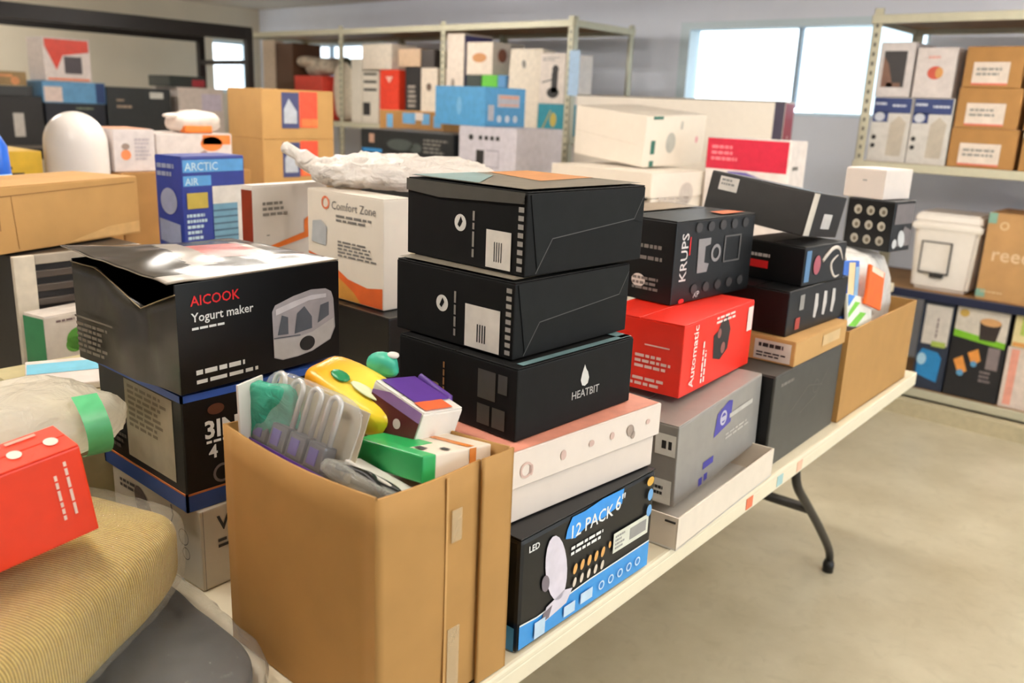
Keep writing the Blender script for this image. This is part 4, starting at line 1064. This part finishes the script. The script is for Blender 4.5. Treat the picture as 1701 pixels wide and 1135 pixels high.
b.pr('R', 'red_print', M((214, 62, 40), .4), [('poly', [(.03, .97), (.97, .97), (.97, .70), (.40, .60), (.25, .25), (.03, .8)])])
b.pr('R', 'dark_photo', M((74, 66, 72), .4), [('rect', .42, .18, .80, .58)])
b.pr('R', 'orange_line', M((236, 130, 90), .45), [('rect', .05, .02, .95, .07)])
b = xbox('blue_white_box', 'light blue and white box under the red appliance box', 'box', -7.0, .38, 2.67, 3.13, 1.491, 1.646, M((96, 152, 196), .4), LG, 'x')
b.pr('R', 'white_panel', M((226, 206, 198), .45), [('rect', .02, .05, .30, .75)])
b.pr('R', 'navy_end', M((34, 60, 110), .4), [('rect', .84, .03, .99, .97)])
b = xbox('black_crate_box', 'black box with small white photo at left on dark rack', 'box', -7.0, .42, 2.30, 2.66, SZ, 1.53, M((36, 34, 34), .45), LG, 'x')
b.pr('R', 'white_photo', M((190, 184, 178), .45), [('rect', .42, .18, .62, .66)])
b = xbox('dark_flat_box', 'flat grey black box on the black box with white photo', 'box', -7.0, .42, 2.28, 2.60, 1.532, 1.60, M((54, 56, 58), .45), LG, 'x')
b = xbox('olive_box', 'olive tan box with orange print at left on dark rack', 'box', -7.02, .36, 2.26, 2.575, 1.602, 1.70, M((150, 122, 80), .5), LG, 'x')
b.pr('R', 'orange_print', M((206, 140, 90), .5), [('ell', .75, .35, .03, .03), ('rect', .3, .6, .7, .8)])
b = xbox('navy_box', 'dark navy box below the blue and white box', 'box', -7.0, .42, 2.68, 3.12, SZ, 1.489, M((26, 30, 42), .4), LG, 'x')
b.pr('R', 'lettering', M((120, 130, 110), .5), [('bars', .5, .84, .8, .92, 1)])
b = xbox('charcoal_box', 'charcoal box with tan lettering right of the navy box', 'box', -7.0, .42, 3.14, 3.66, SZ, 1.625, M((44, 48, 50), .4), LG, 'x')
b.pr('R', 'lettering', M((170, 150, 130), .5), [('bars', .14, .62, .42, .70, 1), ('bars', .14, .74, .3, .80, 1)])
b.pr('R', 'white_sticker', M((206, 206, 200), .5), [('rect', .66, .82, .88, .93)])
b = xbox('grey_white_box', 'pale grey box beside the charcoal box on dark rack', 'box', -7.0, .42, 3.73, 4.14, SZ, 1.645, M((206, 194, 186), .5), LG, 'x')
b.pr('R', 'lilac_panel', M((200, 190, 206), .5), [('rect', .5, .6, .95, .9)])
b = xbox('green_red_box', 'dark green box with red side on the pale grey box', 'box', -7.04, .36, 3.68, 4.0, 1.647, 1.735, M((38, 46, 44), .45), LG, 'x')
b.pr('R', 'red_end', M((150, 40, 50), .45), [('rect', .62, .05, .98, .7)])
b.pr('T', 'white_lid', M((206, 210, 204), .45), [('rect', .02, .02, .98, .98)])

# ================================================================== FAR RACK
def steel_rack(name, label, x0, x1, y0, y1, levels, top, posts, holes_first=False, beam=RACKM, blue_level=None):
    t = thing(name, label, 'rack', ((x0 + x1) / 2, (y0 + y1) / 2, 0))
    ox, oy = (x0 + x1) / 2, (y0 + y1) / 2
    for x in posts:
        sx = -1 if x > x1 - .05 else 1
        post('upright', x - ox, y0 - oy, top, RACKM, t, sx=sx, sy=1, holes=True)
        post('upright', x - ox, y1 - oy, top, RACKM, t, sx=sx, sy=-1)
    for z in levels:
        hb = .045
        mt = beam if z != blue_level else M((26, 34, 62), .4, 'metal')
        for yy in (y0, y1):
            link('beam', boxmesh('beam', x0 - ox, x1 - ox, yy - oy - .012, yy - oy + .012, z - hb, z, mt, .003), t)
        for xx in (x0, x1):
            link('end_beam', boxmesh('end_beam', xx - ox - .01, xx - ox + .01, y0 - oy, y1 - oy, z - hb, z, mt, .003), t)
        link('deck', boxmesh('deck', x0 - ox + .012, x1 - ox - .012, y0 - oy + .014, y1 - oy - .014, z - .016, z - .001, WOOD), t)
    return t
FX0, FX1, FY = -7.95, -3.86, 4.95
steel_rack('steel_rack', 'long beige steel rack full of boxes along the far wall', FX0, FX1, FY, 5.68, (.12, .76, 1.41, 2.19), 2.215, (FX0, -6.45, -5.17, FX1))
SF = 1.412
FG = 'boxes on the far rack'
def fr(name, label, cat, x0, x1, z0, z1, mat, dy=.02, dep=.32, flaps=None):
    return fbox(name, label, cat, x0, x1, FY + dy, dep, z0, z1, mat, FG, flaps)
fr('cream_board', 'tall cream board at the left end of far rack', 'board', -7.66, -7.46, SF, 2.12, M((206, 186, 164), .5), dep=.10)
fr('brown_case', 'dark brown case beside the cream board on far rack', 'case', -7.44, -7.17, SF, 2.09, M((84, 54, 34), .5))
b = fr('red_topped_box', 'red topped box below the grey cloth bundle on far rack', 'box', -7.15, -6.72, SF, 1.80, M((206, 64, 50), .45))
t = tag(link('cloth_bundle', None, None, (-6.92, FY + .2, 1.802)), 'lumpy grey camouflage cloth bundle on far rack', 'bundle', FG)
link('cloth', blob('cloth', .20, .15, .085, M((176, 164, 146), .8, var=.5, scale=14), e=2.6, amp=.03, freq=7, seed=31, res=4), t)
link('cloth_fold', blob('cloth_fold', .12, .10, .05, M((176, 160, 140), .8, var=.4, scale=14), e=2.4, amp=.02, freq=9, seed=33, res=3), t, (-.10, -.09, .07))
t = tag(link('white_pillow', None, None, (-6.515, FY + .16, SF)), 'white pillow with dark green edge on far rack', 'pillow', FG)
link('pillow', blob('pillow', .155, .09, .262, M((216, 204, 184), .6), e=3.4, amp=.012, freq=6, seed=4, res=4), t)
link('green_edge', tube('green_edge', smooth_path([(-.02, -.06, .53), (.09, -.07, .52), (.165, -.07, .42), (.178, -.07, .2), (.17, -.07, .03)], 5), .022, M((50, 54, 44), .6), 8), t)
fr('tall_white_box', 'tall narrow white box right of the white pillow', 'box', -6.305, -6.165, SF, 1.945, OFFW)
b = fr('striped_box', 'white box with black stripe print under the tipped white box', 'box', -6.155, -5.94, SF, 1.845, OFFW)
b.pr('L', 'black_print', INKD, [('rect', .05, .15, .5, .4), ('rect', .1, .62, .9, .67), ('rect', .1, .77, .9, .82), ('rect', .1, .92, .9, .96)])
b = Box('tipped_white_box', 'plain white box tipped on top of the striped box', 'box', (-5.775, FY + .02, 1.858), 90, .28, .38, .205, M((222, 210, 194), .5), None, FG)
b = fr('red_box', 'tall red box standing in the middle of the far rack', 'box', -5.92, -5.68, SF, 1.855, M((226, 62, 36), .45))
b.pr('L', 'white_triangle', M((240, 190, 176), .5), [('poly', [(.3, .88), (.7, .88), (.5, .76)])])
b = fr('black_text_box', 'tall black box with white print on far rack', 'box', -5.60, -5.42, SF, 1.88, INKD)
b.pr('L', 'lettering', M((170, 160, 150), .5), [('bars', .2, .3, .8, .7, 5)])
fr('tan_top_box', 'small tan box on the tall black printed box', 'box', -5.69, -5.425, 1.882, 2.02, M((206, 176, 146), .5))
b = fr('tall_cream_box', 'tall cream box with brown emblem left of middle upright', 'box', -5.41, -5.22, SF, 1.872, M((222, 208, 190), .5))
b.pr('L', 'brown_emblem', M((110, 90, 78), .5), [('ell', .5, .68, .03, .03)])
fr('dark_top_box', 'small dark box on the tall cream box', 'box', -5.41, -5.26, 1.874, 2.01, M((66, 60, 58), .5))
b = fr('tall_lamp_box', 'tall white box with small grey print right of middle upright', 'box', -5.12, -4.93, SF, 2.125, M((222, 208, 194), .5))
b.pr('L', 'grey_print', M((150, 136, 126), .5), [('ell', .4, .48, .02, .04)])
b.pr('R', 'purple_side', M((74, 70, 120), .5), [('rect', .02, .02, .98, .98)])
b = fr('green_crate_box', 'bright green box below the bread box on far rack', 'box', -4.735, -4.575, SF, 1.822, M((96, 186, 60), .45))
b = fr('dark_small_box', 'dark box with grey print left of the bright green box', 'box', -4.90, -4.745, SF, 1.822, M((58, 66, 62), .5))
b = fr('sky_blue_box', 'narrow sky blue box right of the bright green box', 'box', -4.57, -4.49, SF, 1.822, M((84, 140, 190), .45))
b = fr('bread_box', 'white box with brown bread photo high on far rack', 'box', -4.90, -4.63, 1.824, 2.06, M((226, 212, 196), .45), dep=.36)
b.pr('L', 'bread_photo', M((190, 134, 84), .5), [('ell', .5, .52, .075, .035)])
b.pr('R', 'bread_photo', M((150, 90, 66), .5), [('ell', .3, .60, .05, .05, -30)])
b.pr('R', 'grey_side', M((170, 160, 150), .5), [('rect', .55, .03, .98, .97)])
b = Box('leaning_panel_box', 'large cream panel box leaning on far rack, small emblem', 'box', (-4.175, FY + .02, SF), 90, .14, .31, .60, M((226, 214, 196), .5), None, FG, tilt=(0, 4))
b.pr('L', 'grey_emblem', M((130, 124, 116), .5), [('ell', .45, .82, .02, .03, 20)])
b = fr('teal_box', 'teal patterned box at right end of far rack', 'box', -4.165, -3.925, SF, 1.63, M((40, 140, 160), .45))
b.pr('L', 'yellow_print', M((190, 170, 80), .5), [('ell', .6, .5, .03, .05), ('line', .2, .2, .5, .8, .01)])
b = fr('robot_photo_box', 'white box with black machine photo at right end of far rack', 'box', -4.16, -3.935, 1.632, 1.975, M((226, 214, 204), .45))
b.pr('L', 'machine_photo', INKD, [('ell', .55, .22, .055, .038), ('rect', .48, .22, .72, .62), ('ell', .62, .68, .03, .03), ('line', .1, .42, .5, .48, .008)])
b.pr('L', 'lettering', M((150, 144, 140), .5), [('bars', .1, .84, .8, .93, 2)])
S2 = .762
b = fbox('red_yellow_box', 'red and yellow box on the lower level of far rack', 'box', -4.345, -4.14, FY + .02, .3, S2, 1.355, M((206, 62, 40), .45), FG)
b.pr('L', 'yellow_print', M((226, 170, 50), .45), [('rect', .1, .6, .4, .72), ('rect', .5, .86, .9, .9)])
b.pr('L', 'pale_print', M((240, 206, 190), .45), [('rect', .15, .76, .85, .82), ('rect', .55, .6, .85, .7)])
fbox('plain_white_box', 'plain white box right of the red and yellow box', 'box', -4.13, -3.925, FY + .02, .3, S2, 1.355, M((222, 210, 200), .5), FG)
t = thing('blue_notice', 'light blue paper notice hanging on the rack upright', 'notice', (-3.83, 4.935, 1.84))
link('paper', boxmesh('paper', -.045, .045, -.001, .001, -.15, .15, M((176, 206, 236), .5)), t)

# ================================================================== RIGHT RACK
QX0, QX1, QY = -1.89, .45, 5.09
steel_rack('perforated_rack', 'perforated steel rack of boxes at the right of the window', QX0, QX1, QY, 5.80, (.14, .70, 1.385, 2.165), 2.20, (QX0, QX1), blue_level=.70)
link_p = structure('trim_1', boxmesh('trim_1', QX0 + .3, QX1 + .3, QY - .10, QY - .02, 0, .085, M((190, 178, 146), .6)), 'beige plinth board at the foot of the right rack')
RG = 'boxes on the right rack'
def rr(name, label, cat, x0, x1, z0, z1, mat, dy=.03, dep=.36, flaps='x'):
    return fbox(name, label, cat, x0, x1, QY + dy, dep, z0, z1, mat, RG, flaps)
Z1 = 1.3855
for i, (x0, x1, lab) in enumerate(((-1.835, -1.625, 'left one of two white boxes with navy band on right rack'), (-1.620, -1.415, 'right one of two white boxes with navy band, beside brown cartons'))):
    b = rr('navy_band_box', lab, 'box', x0, x1, Z1, 1.735, M((206, 202, 196), .45))
    b.pr('L', 'navy_band', M((36, 56, 112), .45), [('rect', .02, .76, .98, .99), ('rect', .02, .62, .42, .78)])
    b.pr('L', 'lettering', M((206, 212, 226), .5), [('bars', .06, .86, .40, .93, 1), ('bars', .50, .84, .92, .90, 1)])
    b.pr('L', 'round_photo', M((196, 200, 210), .5), [('ell', .20, .70, .028, .024)])
    b.pr('L', 'device_photo', M((186, 176, 160), .5), [('poly', [(.48, .10), (.86, .10), (.90, .62), (.70, .72), (.50, .60)])])
    b.pr('L', 'dot_icons', INKD, [('ell', .12, .38, .013, .013), ('ell', .12, .25, .013, .013)])
b = rr('fireplace_box', 'white box with dark brown photo on top of navy band boxes', 'box', -1.84, -1.655, 1.737, 2.025, M((214, 206, 204), .45))
b.pr('L', 'dark_photo', M((44, 38, 38), .4), [('rect', .14, .18, .80, .84)])
b.pr('L', 'brown_photo', M((120, 84, 66), .4), [('poly', [(.14, .18), (.5, .18), (.3, .6), (.14, .75)]), ('rect', .3, .18, .7, .26)])
b.pr('R', 'dark_side', M((110, 100, 92), .5), [('bars', .1, .1, .6, .9, 2, 'v')])
b = rr('red_circle_box', 'white box with red round photo on top of navy band boxes', 'box', -1.64, -1.44, 1.737, 1.995, M((216, 206, 202), .45))
b.pr('L', 'red_circle', M((206, 84, 62), .45), [('ell', .52, .50, .040, .034)])
b.pr('L', 'amber_half', M((210, 150, 80), .45), [('ell', .62, .50, .020, .028)])
b.pr('L', 'pale_print', M((226, 170, 160), .5), [('bars', .3, .75, .7, .85, 1)])
Z2 = Z1
for k, lab in enumerate(('bottom brown carton with white label on right rack', 'middle brown carton with white label on right rack', 'top brown carton with white label on right rack')):
    x0, x1 = ((-1.405, -1.085), (-1.40, -1.10), (-1.395, -1.12))[k]
    b = rr('labelled_carton', lab, 'carton', x0, x1, Z2, Z2 + .203, KRAFT3)
    b.pr('L', 'white_label', M((220, 206, 192), .5), [('rect', .16, .06, .78, .62)])
    b.pr('L', 'label_print', M((140, 136, 130), .5), [('bars', .22, .26, .7, .5, 2)])
    b.pr('L', 'red_line', M((214, 110, 90), .5), [('rect', .16, .06, .78, .11)])
    Z2 += .2045
for k, (lab, x0) in enumerate((('brown carton at the right picture edge, lowest of three', -1.06), ('brown carton at the right picture edge, middle of three', -1.07), ('brown carton at the right picture edge, highest of three', -1.08))):
    b = rr('edge_carton', lab, 'carton', x0, x0 + .30, Z1 + k * .2045, Z1 + k * .2045 + .203, KRAFT3)
    b.pr('L', 'pale_tape', M((206, 190, 160), .5), [('rect', .0, .82, .3, .95)])
Z3 = .7015
t = thing('storage_bucket', 'white square bucket with lid rim and dark framed label', 'bucket', (-1.35, QY + .21, Z3))
def tapered(n0, w0, w1, d0, d1, z0, z1, mat, bev=.02):
    bm = bmesh.new()
    vs = [bm.verts.new((sx * (w0 if z == z0 else w1) / 2, sy * (d0 if z == z0 else d1) / 2, z)) for z in (z0, z1) for sx, sy in ((-1, -1), (1, -1), (1, 1), (-1, 1))]
    for f in ((3, 2, 1, 0), (4, 5, 6, 7), (0, 1, 5, 4), (1, 2, 6, 5), (2, 3, 7, 6), (3, 0, 4, 7)): bm.faces.new([vs[i] for i in f])
    bmesh.ops.bevel(bm, geom=list(bm.edges), offset=bev, segments=3, affect='EDGES')
    return bm_mesh(n0, bm, mat)
WPL = M((238, 230, 220), .4, 'plastic', var=.02)
link('tub', tapered('tub', .30, .335, .30, .33, 0, .36, WPL), t)
link('rim', tapered('rim', .36, .365, .35, .355, .335, .375, WPL, .008), t)
link('lid', tapered('lid', .35, .33, .34, .32, .375, .43, WPL, .012), t)
link('framed_label', boxes('framed_label', [(-.115, .045, -.172, -.166, .095, .104), (-.115, .045, -.172, -.166, .268, .274), (-.115, -.109, -.172, -.166, .1, .27), (.037, .045, -.172, -.166, .1, .27)], INKD), t)
link('latch', boxmesh('latch', -.05, .02, -.176, -.158, .075, .098, INKD, .003), t)
b = rr('brand_carton', 'large brown carton with pale lettering at right picture edge', 'carton', -1.150, -.70, Z3, 1.165, M((186, 142, 90), .7, 'kraft'))
b.pr('L', 'lettering', M((216, 186, 150), .6), [('text', 'reecho', .09, .46, .105, 0, .01)])
b.pr('L', 'teal_tape', M((130, 170, 150), .5), [('rect', .0, .88, .09, 1.), ('rect', .0, .03, .10, .12)])
b.pr('L', 'small_mark', M((210, 180, 140), .6), [('ring', .18, .86, .022, .014), ('bars', .05, .08, .3, .11, 1)])
Z4 = .1405
b = rr('bottle_photo_box', 'box with blue bottle photo on the lowest right rack level', 'box', -1.40, -1.235, Z4, .65, M((40, 48, 66), .45))
b.pr('L', 'white_panel', M((214, 206, 196), .5), [('rect', .12, .52, .95, .96)])
b.pr('L', 'blue_bottle', M((40, 130, 190), .4), [('poly', [(.10, .16), (.80, .10), (.85, .38), (.70, .44), (.20, .46), (.08, .38)])])
b.pr('L', 'pale_glint', M((170, 206, 226), .4), [('ell', .22, .34, .025, .035)])
b.pr('L', 'lettering', M((130, 110, 110), .5), [('bars', .5, .6, .6, .9, 1, 'v')])
b.pr('L', 'green_print', M((170, 190, 90), .45), [('rect', .45, .50, .9, .56)])
b = rr('green_stripe_carton', 'black box with green stripe and cup photo on lowest level', 'box', -1.225, -.955, Z4, .655, M((30, 30, 34), .4))
b.pr('L', 'white_panel', M((216, 206, 192), .5), [('poly', [(.02, .73), (.98, .66), (.98, .98), (.02, .98)])])
b.pr('L', 'green_stripe', M((126, 190, 44), .45), [('poly', [(.02, .66), (.98, .60), (.98, .665), (.02, .735)])])
b.pr('L', 'cup_photo', M((56, 46, 44), .4), [('poly', [(.50, .66), (.80, .66), (.86, .86), (.46, .86)])])
b.pr('L', 'cup_top', M((216, 164, 110), .4), [('ell', .66, .86, .052, .022)])
b.pr('L', 'orange_pictures', M((226, 150, 70), .45), [('poly', [(.10, .40), (.26, .46), (.38, .30), (.24, .24)]), ('poly', [(.34, .50), (.52, .56), (.60, .44), (.46, .36)])])
b.pr('L', 'blue_pictures', M((90, 150, 190), .45), [('ell', .26, .27, .018, .018), ('ell', .48, .39, .016, .016)])
b.pr('L', 'grey_print', M((130, 118, 118), .45), [('rect', .70, .36, .92, .60), ('bars', .62, .2, .9, .34, 3)])
b.pr('L', 'amber_fruit', M((196, 160, 80), .45), [('ell', .16, .92, .024, .022)])
b = rr('pink_stripe_box', 'white box with pink side stripe on the lowest right level', 'box', -.945, -.60, Z4, .475, M((222, 204, 192), .5))
b.pr('L', 'pink_stripe', M((232, 160, 140), .5), [('rect', .06, .05, .17, .97)])
b.pr('L', 'grey_print', M((186, 168, 160), .5), [('ell', .5, .6, .05, .06), ('bars', .35, .2, .9, .35, 3)])
b = rr('lime_box', 'cream box with lime print on the pink striped box', 'box', -.935, -.60, .4765, .648, M((230, 214, 160), .5))
b.pr('L', 'lime_print', M((190, 206, 100), .5), [('poly', [(.1, .4), (.5, .3), (.6, .9), (.1, .95)])])
b.pr('L', 'orange_edge', M((226, 160, 90), .5), [('rect', .02, .03, .98, .16)])
